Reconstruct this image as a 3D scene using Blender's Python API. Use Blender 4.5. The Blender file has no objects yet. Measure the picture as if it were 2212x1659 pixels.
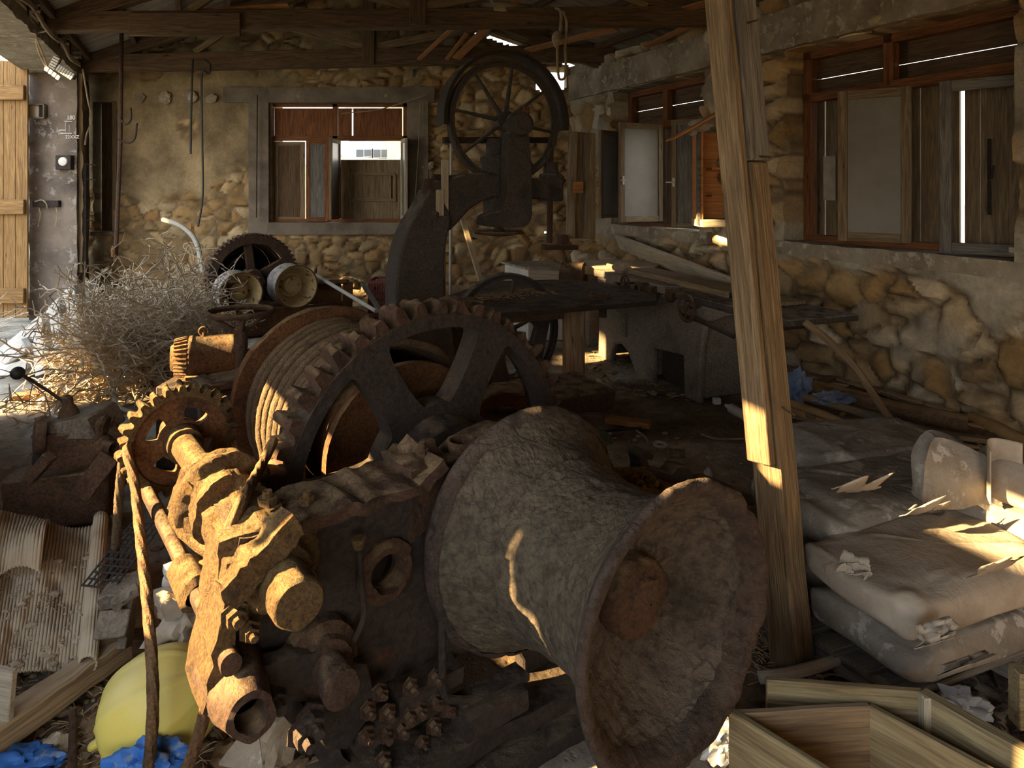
import bpy, bmesh, math, random
from mathutils import Vector as V, Matrix, noise
from math import sin, cos, pi, atan2, sqrt, radians
random.seed(7)
SC = bpy.context.scene
COL = SC.collection
F = 1475.0; H = 1.7; CX = 1106.0; CY = 410.0          # focal length in px of the 2212 frame, eye height, horizon

def A(px, py, Y): return V(((px-CX)/F*Y, Y, H-(py-CY)/F*Y))       # point of the place at depth Y
def G(px, py, z=0.0):                                             # point at height z
    Y = F*(H-z)/(py-CY); return V(((px-CX)/F*Y, Y, z))
def lerp(a, b, t): return a+(b-a)*t
def sst(a, b, x):
    t = max(0.0, min(1.0, (x-a)/(b-a))); return t*t*(3-2*t)
def nz(p, s=1.0): return noise.noise(V(p)*s)
def fbm(p, s=1.0, o=4): return noise.fractal(V(p)*s, 0.9, 2.1, o)
def rnd(a, b): return random.uniform(a, b)

class Fr:
    """local plane frame: s to the right, n toward the viewer side, z up"""
    def __init__(self, ox, oy, s):
        self.o = V((ox, oy, 0)); self.s = V((s[0], s[1], 0)).normalized(); self.n = V((self.s.y, -self.s.x, 0))
    def P(self, s, z, t=0.0): return self.o+self.s*s+self.n*t+V((0, 0, z))
    def px(self, x, y, t=0.0):                                     # plane coordinates of a view ray at offset t
        d = V(((x-CX)/F, 1, -(y-CY)/F)); o = self.o+self.n*t
        k = (o.dot(self.n))/(d.dot(self.n)); p = d*k
        return (p-o).dot(self.s), H+p.z
    def ang(self): return atan2(self.s.y, self.s.x)

# ---------------------------------------------------------------- mesh collector
_ico = {}
def ico(n):
    if n not in _ico:
        b = bmesh.new(); bmesh.ops.create_icosphere(b, subdivisions=n, radius=1)
        b.verts.index_update()
        _ico[n] = ([v.co.copy() for v in b.verts], [[v.index for v in f.verts] for f in b.faces]); b.free()
    return _ico[n]

class MB:
    def __init__(self): self.v = []; self.f = []; self.g = []; self.c = None
    def add(self, vs, fs, gs=None):
        o = len(self.v); self.v += [V(p) for p in vs]; self.f += [[i+o for i in q] for q in fs]
        self.g += [V(p) for p in (gs or vs)]; return self
    def box(self, c, size, R=None, taper=0.0):
        x, y, z = [k/2 for k in size]; R = R or Matrix.Identity(3); c = V(c)
        off = V((rnd(0, 9), rnd(0, 9), rnd(0, 9)))
        loc = [V((sx*x, sy*y*(1-taper*(sx > 0)), sz*z)) for sx in (-1, 1) for sy in (-1, 1) for sz in (-1, 1)]
        fs = [(0, 1, 3, 2), (4, 6, 7, 5), (0, 4, 5, 1), (2, 3, 7, 6), (0, 2, 6, 4), (1, 5, 7, 3)]
        return self.add([c+R@p for p in loc], fs, [p+off for p in loc])
    def beam(self, a, b, w, h, up=(0, 0, 1), seg=1, bow=0.0, jit=0.0, off=None, twist=0.0):
        """rectangular bar from a to b; h along up, w across; local x runs along the grain"""
        a = V(a); b = V(b); x = (b-a); L = x.length; x.normalize(); u = V(up); u = (u-x*u.dot(x)).normalized(); y = u.cross(x)
        off = off or V((rnd(0, 9), rnd(0, 9), rnd(0, 9))); vs = []; gs = []; fs = []
        for i in range(seg+1):
            t = i/seg; c = a+x*(L*t)+u*(bow*4*t*(1-t)); q = twist*t
            u2 = u*cos(q)+y*sin(q); y2 = y*cos(q)-u*sin(q)
            for sy, su in ((-1, -1), (1, -1), (1, 1), (-1, 1)):
                j = V((rnd(-1, 1), rnd(-1, 1), rnd(-1, 1)))*jit
                vs.append(c+y2*(sy*w/2)+u2*(su*h/2)+j); gs.append(off+V((L*t, sy*w/2, su*h/2)))
            if i:
                o = 4*i-4
                for k in range(4): fs.append((o+k, o+(k+1) % 4, o+4+(k+1) % 4, o+4+k))
        fs.append((3, 2, 1, 0)); o = 4*seg; fs.append((o, o+1, o+2, o+3))
        return self.add(vs, fs, gs)
    def tube(self, pts, r, n=8, cap=True, lobes=0, pitch=0.1, depth=0.25, up=None, closed=False, flat=1.0):
        pts = [V(p) for p in pts]; m = len(pts); vs = []; fs = []; gs = []; S = 0.0
        T = []
        for i in range(m):
            if closed: d = pts[(i+1) % m]-pts[i-1]
            else: d = pts[min(i+1, m-1)]-pts[max(i-1, 0)]
            T.append(d.normalized() if d.length > 1e-9 else V((0, 0, 1)))
        u = V(up) if up else (V((0, 0, 1)) if abs(T[0].z) < .9 else V((1, 0, 0)))
        off = V((rnd(0, 9), rnd(0, 9), rnd(0, 9)))
        for i in range(m):
            u = (u-T[i]*u.dot(T[i])).normalized(); w = T[i].cross(u)
            if i: S += (pts[i]-pts[i-1]).length
            rr = r(i/(m-1)) if callable(r) else (r[i] if isinstance(r, (list, tuple)) else r)
            for k in range(n):
                a = 2*pi*k/n; q = rr
                if lobes: q = rr*(1-depth*(1-abs(sin(lobes*.5*a+S/pitch*pi))))
                vs.append(pts[i]+u*(q*cos(a))+w*(q*sin(a)*flat)); gs.append(off+V((S, rr*cos(a), rr*sin(a))))
        mm = m if closed else m-1
        for i in range(mm):
            j = (i+1) % m
            for k in range(n): fs.append((i*n+k, i*n+(k+1) % n, j*n+(k+1) % n, j*n+k))
        if cap and not closed: fs.append(list(range(n-1, -1, -1))); fs.append([(m-1)*n+k for k in range(n)])
        return self.add(vs, fs, gs)
    def lathe(self, prof, o, ax, n=48, rough=0.0, rs=8.0, arc=(0, 2*pi), closed=False):
        """prof: list of (t, r) along the axis"""
        o = V(o); ax = V(ax).normalized(); u = V((0, 0, 1)) if abs(ax.z) < .9 else V((1, 0, 0))
        u = (u-ax*u.dot(ax)).normalized(); w = ax.cross(u); vs = []; fs = []
        full = abs(arc[1]-arc[0]-2*pi) < 1e-6; nn = n if full else n+1
        for t, r in prof:
            for k in range(nn):
                a = arc[0]+(arc[1]-arc[0])*k/n
                p = o+ax*t+(u*cos(a)+w*sin(a))*r
                if rough:
                    d = rough*fbm(p, rs); p = o+ax*(t+d*.6)+(u*cos(a)+w*sin(a))*(r+d if r > 1e-6 else 0)
                vs.append(p)
        m = len(prof)
        for i in range(m if closed else m-1):
            j = (i+1) % m
            for k in range(n):
                k2 = (k+1) % nn
                if not full and k == n: continue
                fs.append((i*nn+k, i*nn+k2, j*nn+k2, j*nn+k))
        return self.add(vs, fs)
    def plate(self, outer, holes, fn, d0, d1):
        """flat plate from 2D outline and holes; fn(x, y, d) places a point"""
        b = bmesh.new(); es = []; loops = []
        for lp in [outer]+list(holes):
            vv = [b.verts.new((x, y, 0)) for x, y in lp]; loops.append(vv)
            es += [b.edges.new((vv[i], vv[(i+1) % len(vv)])) for i in range(len(vv))]
        bmesh.ops.triangle_fill(b, edges=es, use_beauty=True); b.verts.index_update()
        n = len(b.verts); vs = [(v.co.x, v.co.y) for v in b.verts]
        fs = [[v.index for v in f.verts] for f in b.faces]
        P = [fn(x, y, d0) for x, y in vs]+[fn(x, y, d1) for x, y in vs]
        out = [q for q in fs]+[[i+n for i in reversed(q)] for q in fs]
        for lp in loops:
            for i in range(len(lp)):
                a, c = lp[i].index, lp[(i+1) % len(lp)].index; out.append((a, c, c+n, a+n))
        b.free(); return self.add(P, out)
    def grid(self, nx, ny, fn, gfn=None):
        vs = [fn(i/nx, j/ny) for j in range(ny+1) for i in range(nx+1)]
        gs = [gfn(i/nx, j/ny) for j in range(ny+1) for i in range(nx+1)] if gfn else None
        fs = [(j*(nx+1)+i, j*(nx+1)+i+1, (j+1)*(nx+1)+i+1, (j+1)*(nx+1)+i) for j in range(ny) for i in range(nx)]
        return self.add(vs, fs, gs)
    def rock(self, c, r, seed=0, sq=(1, 1, 1), n=3, amp=.35, R=None, sharp=1.3):
        vs, fs = ico(n); c = V(c); o = V((seed*3.7, seed*1.3, seed*7.1)); R = R or Matrix.Identity(3); P = []
        for v in vs:
            d = 1+amp*fbm(v+o, sharp, 4); q = v*d*r
            P.append(c+R@V((q.x*sq[0], q.y*sq[1], q.z*sq[2])))
        return self.add(P, fs)
    def bm(self):
        b = bmesh.new(); vv = [b.verts.new(p) for p in self.v]
        for q in self.f:
            try: b.faces.new([vv[i] for i in q])
            except ValueError: pass
        return b
    def crust(self, amp, s=12, cuts=0):
        """knock the surface about, along its normals"""
        b = bmesh.new(); L = b.verts.layers.float_vector.new('gc'); vv = []
        for p, g in zip(self.v, self.g): q = b.verts.new(p); q[L] = g; vv.append(q)
        for q in self.f:
            try: b.faces.new([vv[i] for i in q])
            except ValueError: pass
        if cuts: bmesh.ops.subdivide_edges(b, edges=b.edges, cuts=cuts, use_grid_fill=True)
        bmesh.ops.recalc_face_normals(b, faces=b.faces); b.normal_update(); b.verts.index_update()
        self.v = [v.co+v.normal*(amp*fbm(v.co, s, 3)) for v in b.verts]; self.g = [v[L].copy() for v in b.verts]
        self.f = [[v.index for v in f.verts] for f in b.faces]; b.free(); return self
    def build(self, name, mat, parent=None, bevel=0.0, smooth=True, ang=35, solid=0.0, sub=0, org=None, recalc=True, seg=1):
        me = bpy.data.meshes.new(name)
        if org is None:
            xs = [p.x for p in self.v]; ys = [p.y for p in self.v]; zs = [p.z for p in self.v]
            org = V(((min(xs)+max(xs))/2, (min(ys)+max(ys))/2, min(zs)))
        me.from_pydata([p-org for p in self.v], [], self.f)
        if recalc:
            b = bmesh.new(); b.from_mesh(me); bmesh.ops.recalc_face_normals(b, faces=b.faces); b.to_mesh(me); b.free()
        at = me.attributes.new('gc', 'FLOAT_VECTOR', 'POINT'); at.data.foreach_set('vector', [k for p in self.g for k in p])
        if self.c:
            at = me.attributes.new('Col', 'FLOAT_COLOR', 'POINT'); at.data.foreach_set('color', [k for p in self.c for k in (p[0], p[1], p[2], 1)])
        me.polygons.foreach_set('use_smooth', [smooth]*len(me.polygons))
        if smooth: me.set_sharp_from_angle(angle=radians(ang))
        me.materials.append(mat); me.update()
        o = bpy.data.objects.new(name, me); o.location = org; COL.objects.link(o)
        if parent is not None: adopt(o, parent)
        if solid:
            m = o.modifiers.new('solid', 'SOLIDIFY'); m.thickness = solid; m.offset = 0
        if bevel:
            m = o.modifiers.new('bevel', 'BEVEL'); m.width = bevel; m.segments = seg; m.limit_method = 'ANGLE'; m.angle_limit = radians(40)
        if sub:
            m = o.modifiers.new('sub', 'SUBSURF'); m.levels = sub; m.render_levels = sub
        return o

def bas(o): return Matrix.LocRotScale(o.location, o.rotation_euler, o.scale)
def adopt(o, p):
    o.parent = p
    inv = bas(p).inverted()
    o.matrix_parent_inverse = inv
def tag(o, label, cat=None, group=None, kind=None):
    if label: o['label'] = label
    if cat: o['category'] = cat
    if group: o['group'] = group
    if kind: o['kind'] = kind
    return o
def thing(name, loc, label, cat, group=None, rz=0.0):
    o = bpy.data.objects.new(name, None); COL.objects.link(o); o.location = V(loc); o.rotation_euler = (0, 0, rz); o.empty_display_size = .1
    return tag(o, label, cat, group)
def dup(root, M, label=None, group=None):
    """copy a thing with parts and sub-parts; M moves it in world space"""
    r = root.copy(); COL.objects.link(r); l, q, s = (M@bas(root)).decompose(); r.location = l; r.rotation_euler = q.to_euler(); r.scale = s
    if label: r['label'] = label
    if group: r['group'] = group
    for ch in list(root.children):
        c = ch.copy(); COL.objects.link(c); c.parent = r
        for g in list(ch.children):
            d = g.copy(); COL.objects.link(d); d.parent = c
    return r
def struct(o, name=None): o['kind'] = 'structure'; return o
def rotm(x, up=(0, 0, 1)):
    x = V(x).normalized(); u = V(up); u = (u-x*u.dot(x)).normalized(); y = u.cross(x)
    return Matrix((x, y, u)).transposed()
def chaikin(p, n=2):
    for _ in range(n):
        q = []
        for i in range(len(p)):
            a, b = p[i], p[(i+1) % len(p)]
            q += [(a[0]*.75+b[0]*.25, a[1]*.75+b[1]*.25), (a[0]*.25+b[0]*.75, a[1]*.25+b[1]*.75)]
        p = q
    return p
def spline(pts, n=8):
    """Catmull-Rom through the points"""
    pts = [V(p) for p in pts]; P = [pts[0]*2-pts[1]]+pts+[pts[-1]*2-pts[-2]]; out = []
    for i in range(1, len(P)-2):
        for k in range(n):
            t = k/n; a, b, c, d = P[i-1], P[i], P[i+1], P[i+2]
            out.append(.5*((2*b)+(c-a)*t+(2*a-5*b+4*c-d)*t*t+(3*b-a-3*c+d)*t**3))
    return out+[pts[-1]]
def circ(c, ax, r, n=40, a0=0, a1=2*pi):
    c = V(c); ax = V(ax).normalized(); u = V((0, 0, 1)) if abs(ax.z) < .9 else V((1, 0, 0)); u = (u-ax*u.dot(ax)).normalized(); w = ax.cross(u)
    m = n if abs(a1-a0-2*pi) < 1e-6 else n+1
    return [c+(u*cos(a0+(a1-a0)*k/n)+w*sin(a0+(a1-a0)*k/n))*r for k in range(m)]
def bolt(mb, c, ax, r=.014, h=.014, n=6):
    mb.lathe([(-.002, 0), (-.002, r*1.5), (.003, r*1.5), (.003, r), (h, r), (h, 0)], c, ax, n)
    mb.lathe([(h, r*.55), (h*1.7, r*.5), (h*1.7, 0)], c, ax, 8); return mb

# ---------------------------------------------------------------- materials
class NT:
    def __init__(self, name):
        self.m = bpy.data.materials.new(name); self.m.use_nodes = True; self.t = self.m.node_tree; self.b = self.t.nodes['Principled BSDF']
    def n(self, typ, **kw):
        x = self.t.nodes.new(typ)
        for k, v in kw.items():
            if k.startswith('i_'):
                key = k[2:].replace('_', ' ')
                self.put(x.inputs[int(key) if key.isdigit() else key], v)
            else: setattr(x, k, v)
        return x
    def put(self, sock, v):
        if isinstance(v, bpy.types.NodeSocket): self.t.links.new(v, sock)
        elif isinstance(v, tuple) and sock.type == 'RGBA': sock.default_value = (*v, 1) if len(v) == 3 else v
        else: sock.default_value = v
    def gc(self, scale=(1, 1, 1)):
        a = self.n('ShaderNodeAttribute', attribute_name='gc')
        if scale == (1, 1, 1): return a.outputs['Vector']
        return self.n('ShaderNodeVectorMath', operation='MULTIPLY', i_0=a.outputs['Vector'], i_1=scale).outputs[0]
    def noise(self, vec, s, d=5, rough=.6, dist=0.0):
        return self.n('ShaderNodeTexNoise', i_Vector=vec, i_Scale=s, i_Detail=d, i_Roughness=rough, i_Distortion=dist).outputs['Fac']
    def voro(self, vec, s, feat='F1', out='Distance'):
        return self.n('ShaderNodeTexVoronoi', feature=feat, i_Vector=vec, i_Scale=s).outputs[out]
    def ramp(self, fac, stops):
        r = self.n('ShaderNodeValToRGB', i_Fac=fac); e = r.color_ramp.elements
        while len(e) < len(stops): e.new(.5)
        for k, (p, c) in enumerate(stops):
            e[k].position = p; e[k].color = (*c, 1) if len(c) == 3 else c
        return r.outputs['Color']
    def mr(self, v, a, b, c=0.0, d=1.0, smooth=True):
        x = self.n('ShaderNodeMapRange', i_Value=v); x.interpolation_type = 'SMOOTHSTEP' if smooth else 'LINEAR'
        for k, q in zip(('From Min', 'From Max', 'To Min', 'To Max'), (a, b, c, d)): x.inputs[k].default_value = q
        return x.outputs['Result']
    def mix(self, f, a, b, mode='MIX'):
        x = self.n('ShaderNodeMix', data_type='RGBA', blend_type=mode)
        self.put(x.inputs[0], f); self.put(x.inputs[6], a); self.put(x.inputs[7], b); return x.outputs[2]
    def mth(self, op, a, b=0.0): return self.n('ShaderNodeMath', operation=op, i_0=a, i_1=b).outputs[0]
    def upz(self, lo=.3, hi=.9):
        g = self.n('ShaderNodeNewGeometry'); s = self.n('ShaderNodeSeparateXYZ', i_0=g.outputs['Normal'])
        return self.mr(s.outputs['Z'], lo, hi)
    def bump(self, h, dist=.005, st=1.0, nrm=None):
        b = self.n('ShaderNodeBump', i_Height=h, i_Distance=dist, i_Strength=st)
        if nrm: self.put(b.inputs['Normal'], nrm)
        return b.outputs['Normal']
    def out(self, col, rough=.85, nrm=None, metal=0.0, spec=.3):
        self.put(self.b.inputs['Base Color'], col); self.put(self.b.inputs['Roughness'], rough); self.put(self.b.inputs['Metallic'], metal)
        self.put(self.b.inputs['Specular IOR Level'], spec)
        if nrm: self.put(self.b.inputs['Normal'], nrm)
        return self.m

def m_rust(name, dark, mid, hot, dust=(.30, .21, .11), dustamt=.6, s=5.0, bd=.006, flake=30, hotpos=.62, rough=.8):
    t = NT(name); g = t.gc(); n1 = t.noise(g, s, 7, .65, .4); n2 = t.noise(g, s*14, 6, .7); n3 = t.noise(g, s*2.3, 4)
    col = t.ramp(n1, [(.3, dark), (.5, mid), (hotpos, mid), (min(hotpos+.16, .98), hot)])
    col = t.mix(t.mr(n2, .35, .7, 0, .75), col, tuple(k*.35 for k in dark))
    sp = t.mr(t.noise(g, s*40, 2), .62, .72, 0, .5); col = t.mix(sp, col, hot)
    d = t.mth('MULTIPLY', t.upz(.25, .95), t.mr(n3, .35, .6, 0, dustamt)); col = t.mix(d, col, dust)
    wv = t.n('ShaderNodeVectorMath', operation='ADD', i_0=g, i_1=t.n('ShaderNodeVectorMath', operation='SCALE', i_0=t.n('ShaderNodeTexNoise', i_Vector=g, i_Scale=s*2.5, i_Detail=4).outputs['Color'], i_Scale=.10).outputs[0]).outputs[0]
    ck = t.voro(wv, flake*.42, 'DISTANCE_TO_EDGE'); col = t.mix(t.mth('MULTIPLY', t.mr(ck, 0, .07, .5, 0), t.mr(n3, .5, .62)), col, tuple(k*.3 for k in dark))
    v = t.voro(g, flake, 'F1'); h = t.mth('ADD', t.mth('MULTIPLY', n2, 1.0), t.mth('MULTIPLY', v, .5)); h = t.mth('ADD', h, t.mth('MULTIPLY', n1, .8)); h = t.mth('ADD', h, t.mth('MULTIPLY', t.mr(ck, 0, .12), .12))
    return t.out(col, rough, t.bump(h, bd*1.5, 1.0), 0.0, .3)
def m_wood(name, c1, c2, s=1.0, bd=.002, dust=(.3, .25, .17), dustamt=.3, knot=True, rough=.8, stain=None):
    t = NT(name); g = t.gc((1.2*s, 14*s, 14*s)); n1 = t.noise(g, 2.2, 6, .6, 1.2); g2 = t.gc((2.5*s, 70*s, 70*s)); n2 = t.noise(g2, 2.0, 4, .6, .3)
    col = t.ramp(n1, [(.28, c2), (.5, tuple((a+b)/2 for a, b in zip(c1, c2))), (.72, c1)])
    col = t.mix(t.mr(n2, .42, .7, 0, .6), col, tuple(k*.45 for k in c2))
    if knot:
        kv = t.voro(t.gc((2.2, 9, 9)), 1.0); col = t.mix(t.mr(kv, .03, .11, .85, 0), col, tuple(k*.3 for k in c2))
    w = t.gc((1, 1, 1)); n3 = t.noise(w, 3.0, 5)
    if stain: col = t.mix(t.mr(n3, .52, .68, 0, .9), col, stain)
    d = t.mth('MULTIPLY', t.upz(.3, .9), t.mr(n3, .3, .6, 0, dustamt)); col = t.mix(d, col, dust)
    h = t.mth('ADD', t.mth('MULTIPLY', n2, 1.0), t.mth('MULTIPLY', n1, .7))
    return t.out(col, rough, t.bump(h, bd, 1.0), 0, .25)
def m_col(name, bd=.008, s=22, rough=.9, var=.35, tint=None, ts=2.0):
    """mineral surface coloured per vertex (stone or mortar)"""
    t = NT(name); a = t.n('ShaderNodeAttribute', attribute_name='Col').outputs['Color']; g = t.gc()
    n1 = t.noise(g, s, 7, .7); n2 = t.noise(g, s*.22, 5)
    c = t.mix(t.mr(n1, .3, .7, 0, var), a, t.mix(1.0, a, (.3, .27, .22), 'MULTIPLY')); c = t.mix(t.mr(n2, .45, .7, 0, .35), c, t.mix(1.0, a, (.45, .36, .25), 'MULTIPLY'))
    if tint: c = t.mix(t.mr(t.noise(g, ts, 4), .5, .68, 0, .7), c, tint)
    pit = t.voro(g, s*2.2); h = t.mth('ADD', n1, t.mth('MULTIPLY', t.mr(pit, 0, .35), .35))
    return t.out(c, rough, t.bump(h, bd, 1.0), 0, .2)
def m_plain(name, c, c2=None, s=6, bd=.002, rough=.7, metal=0.0, dust=None, dustamt=.5, spec=.3, bs=60, spots=None):
    t = NT(name); g = t.gc(); n = t.noise(g, s, 6, .65); col = t.ramp(n, [(.35, c2 or tuple(k*.7 for k in c)), (.65, c)])
    n2 = t.noise(g, bs, 5, .6)
    if spots: col = t.mix(t.mr(t.noise(g, s*3, 5, .7), .55, .62, 0, 1), col, spots)
    if dust: col = t.mix(t.mth('MULTIPLY', t.upz(.2, .9), t.mr(n, .3, .65, 0, dustamt)), col, dust)
    return t.out(col, rough, t.bump(n2, bd, 1.0), metal, spec)
# ================================================================ materials
M = {}
M['rust'] = m_rust('rust_iron', (.028, .017, .012), (.075, .038, .02), (.20, .075, .022), s=5)
M['rust_dark'] = m_rust('rust_dark', (.016, .012, .010), (.034, .023, .017), (.085, .035, .015), dust=(.16, .115, .07), dustamt=.55, s=4, bd=.004)
M['rust_orange'] = m_rust('rust_orange', (.05, .024, .012), (.17, .07, .022), (.34, .15, .04), dust=(.36, .26, .13), dustamt=.7, s=6)
M['rust_scale'] = m_rust('rust_scale', (.020, .013, .012), (.062, .040, .029), (.16, .075, .030), dust=(.15, .115, .085), dustamt=.5, s=3.2, bd=.012, flake=26, hotpos=.66)
M['rust_barrel'] = m_rust('rust_barrel', (.032, .024, .017), (.092, .072, .047), (.12, .06, .028), dust=(.105, .083, .057), dustamt=.4, s=3.0, bd=.006, flake=60, hotpos=.7)
M['dirty'] = m_rust('rust_under_dirt', (.07, .04, .018), (.20, .115, .038), (.32, .165, .045), dust=(.33, .225, .095), dustamt=.8, s=8, bd=.014, flake=45)
M['rope'] = m_rust('rusty_wire', (.05, .028, .015), (.16, .08, .03), (.32, .17, .06), dust=(.36, .26, .13), dustamt=.3, s=9, bd=.002, flake=140)
M['rope_dark'] = m_rust('wire_coil', (.055, .036, .02), (.13, .085, .045), (.22, .13, .06), dust=(.28, .2, .11), dustamt=.4, s=9, bd=.003, flake=120)
M['iron'] = m_rust('cast_iron', (.03, .026, .023), (.065, .052, .042), (.12, .06, .03), dust=(.26, .22, .16), dustamt=.75, s=5, bd=.003, flake=60, hotpos=.68)
M['iron_grey'] = m_rust('grey_iron', (.10, .085, .068), (.19, .155, .12), (.22, .12, .06), dust=(.32, .27, .19), dustamt=.6, s=5, bd=.002, flake=80, hotpos=.7)
M['peel'] = m_rust('peeling_paint', (.11, .06, .04), (.40, .38, .36), (.45, .43, .40), dust=(.5, .45, .36), dustamt=.3, s=7, bd=.003, flake=40, hotpos=.58)
M['cream'] = m_plain('cream_paint', (.52, .40, .20), (.40, .29, .13), 5, .002, .6, spots=(.10, .045, .015))
M['wood'] = m_wood('weathered_wood', (.26, .185, .105), (.10, .068, .038), dust=(.34, .28, .19))
M['wood_post'] = m_wood('post_wood', (.27, .19, .105), (.085, .055, .03), bd=.009, dustamt=.2)
M['wood_grey'] = m_wood('grey_wood', (.215, .195, .165), (.075, .066, .056), bd=.008, dustamt=.2)
M['wood_dark'] = m_wood('dark_beam_wood', (.15, .09, .045), (.05, .03, .017), dust=(.30, .20, .10), dustamt=.5)
M['wood_red'] = m_wood('stained_frame_wood', (.26, .10, .032), (.075, .028, .012), dust=(.32, .22, .12), dustamt=.35)
M['wood_orange'] = m_wood('fresh_split_wood', (.42, .20, .075), (.20, .085, .03), dust=(.4, .28, .14), dustamt=.2)
M['wood_pale'] = m_wood('pale_plank', (.46, .40, .30), (.30, .25, .17), dust=(.5, .43, .32), dustamt=.2)
M['wood_tan'] = m_wood('dusty_timber', (.46, .34, .20), (.24, .16, .085), dust=(.50, .42, .30), dustamt=.5, bd=.003)
M['wood_crate'] = m_wood('crate_wood', (.30, .24, .13), (.13, .095, .048), dust=(.26, .205, .12), dustamt=.3, bd=.003)
M['ply'] = m_wood('plywood_orange', (.58, .25, .075), (.40, .15, .045), s=.6, knot=False, dustamt=.1)
M['bounce_white'] = m_plain('bounce_white', (.72, .70, .66), (.62, .60, .55), 1, .001, .9)  # bright coat of the added outside wall, lifts bounced light indoors
M['dish'] = m_rust('rusted_dish', (.016, .012, .010), (.085, .064, .046), (.17, .078, .03), dust=(.16, .125, .09), dustamt=.85, s=2.6, bd=.012, flake=34, hotpos=.64)
M['door'] = m_wood('door_boards', (.29, .165, .058), (.13, .066, .022), dustamt=.1)
M['concrete'] = m_plain('old_concrete', (.30, .25, .18), (.15, .115, .08), 3, .008, .9, bs=25, spots=(.36, .31, .23))
M['concrete_dark'] = m_plain('damp_concrete', (.185, .15, .11), (.085, .066, .048), 2.2, .006, .9, bs=20)
M['pier'] = m_plain('stained_render', (.16, .125, .095), (.05, .038, .03), 1.6, .006, .85, bs=24, spots=(.21, .18, .15))
M['sheet'] = m_plain('zinc_sheet', (.27, .235, .18), (.13, .10, .07), 1.5, .001, .55, metal=.25, spots=(.16, .10, .05))
M['stone'] = m_col('rubble_stone')
M['soil'] = m_col('earth_floor', bd=.012, s=14, var=.6)
M['rock'] = m_plain('limestone', (.40, .33, .23), (.22, .16, .10), 5, .008, .9, bs=30, dust=(.42, .35, .25), dustamt=.4)
M['rock_brown'] = m_plain('brown_stone', (.26, .17, .09), (.12, .075, .04), 6, .008, .9, bs=30)
M['black'] = m_plain('black_rubber', (.03, .028, .026), None, 6, .001, .5)
M['cable'] = m_plain('old_cable', (.34, .27, .16), (.18, .13, .08), 8, .001, .6)
M['hose'] = m_plain('grey_hose', (.40, .38, .33), (.27, .25, .21), 8, .001, .5, dust=(.45, .38, .27))
M['white'] = m_plain('chalky_white', (.54, .51, .46), (.42, .39, .34), 6, .001, .6)
M['foam'] = m_plain('white_foam', (.46, .44, .40), (.36, .33, .29), 3, .001, .65, spots=(.40, .37, .32))
M['paper'] = m_plain('sack_paper', (.40, .345, .275), (.24, .195, .145), 4, .007, .85, bs=22, dust=(.27, .23, .18), dustamt=.8)
M['paper_grey'] = m_plain('sack_paper_grey', (.29, .262, .22), (.135, .115, .09), 3.5, .010, .9, bs=18, spots=(.36, .335, .29))
M['card'] = m_plain('corrugated_card', (.46, .36, .23), (.33, .24, .145), 4, .002, .85, dust=(.40, .35, .27), dustamt=.75, bs=40)
M['twig'] = m_plain('dry_twig', (.62, .53, .40), (.42, .33, .22), 10, .0, .85)
M['straw'] = m_plain('pale_straw', (.68, .53, .30), (.46, .34, .17), 10, .0, .8)
M['yellow'] = m_plain('yellow_buoy_plastic', (.72, .60, .14), (.66, .52, .11), 3, .0015, .45, dust=(.52, .44, .27), dustamt=.5, bs=30)
M['blue'] = m_plain('blue_plastic', (.04, .16, .48), (.025, .10, .32), 5, .002, .5, spots=(.16, .22, .32))
M['tarp'] = m_plain('faded_tarp', (.14, .19, .29), (.07, .10, .17), 5, .003, .8, dust=(.3, .25, .17), dustamt=.7)
M['rust_brown'] = m_rust('brown_rust', (.055, .032, .02), (.135, .075, .042), (.24, .11, .04), dust=(.30, .23, .15), dustamt=.5, s=6, bd=.005, flake=60)
M['red_plastic'] = m_plain('dusty_red_plastic', (.20, .045, .035), (.11, .028, .022), 6, .001, .5, dust=(.3, .2, .14))
M['chips'] = m_plain('wood_chips', (.40, .31, .19), (.20, .14, .08), 12, .002, .9)
M['pipe'] = m_plain('tan_plastic_pipe', (.40, .25, .10), (.22, .12, .05), 4, .001, .55, dust=(.34, .24, .13), dustamt=.5)
M['pane'] = m_plain('dust_coated_pane', (.16, .138, .105), (.11, .092, .066), 1.8, .0005, .45)
M['houseW'] = m_plain('white_render', (.36, .37, .38), (.32, .33, .34), 1, .001, .8)
M['houseY'] = m_plain('yellow_render', (.36, .32, .17), (.32, .28, .14), 1, .001, .8)
M['houseG'] = m_plain('grey_render', (.22, .21, .20), (.18, .17, .165), 1, .001, .8)
M['winglass'] = m_plain('dark_window_glass', (.035, .045, .055), None, 1, .0, .2, spec=.6)
M['hill'] = m_plain('dry_hillside', (.30, .27, .21), (.14, .16, .09), .5, .05, .95, bs=4)
def m_clear(name, c, alpha):
    t = NT(name); t.out(c, .25, None, 0, .5); t.b.inputs['Alpha'].default_value = alpha; return t.m
M['clear'] = m_clear('clear_plastic', (.48, .50, .53), .5)

# ================================================================ the room
K = .457
def LX(Y): return -1.627-K*Y            # inner face of the left wall
def RX(Y): return 5.445-K*Y             # inner face of the right wall
YB = 10.0                               # back wall
YF = -3.0                               # wall behind the viewer
DD = V((-K, 1, 0)).normalized()         # along the side walls
NR = V((-DD.y, DD.x, 0))                # right wall normal, into the room (points left and toward the viewer)
if NR.x > 0: NR = -NR
ZE = 3.52; PIT = .345
def ridgeX(Y): return 2.1-K*Y
def roofz(X, Y): return ZE+PIT*min(X-LX(Y), RX(Y)-X)

def hsh(p, k=0):
    q = sin(p.x*127.1+p.y*311.7+p.z*74.7+k*37.3)*43758.5453; return q-math.floor(q)

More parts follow.
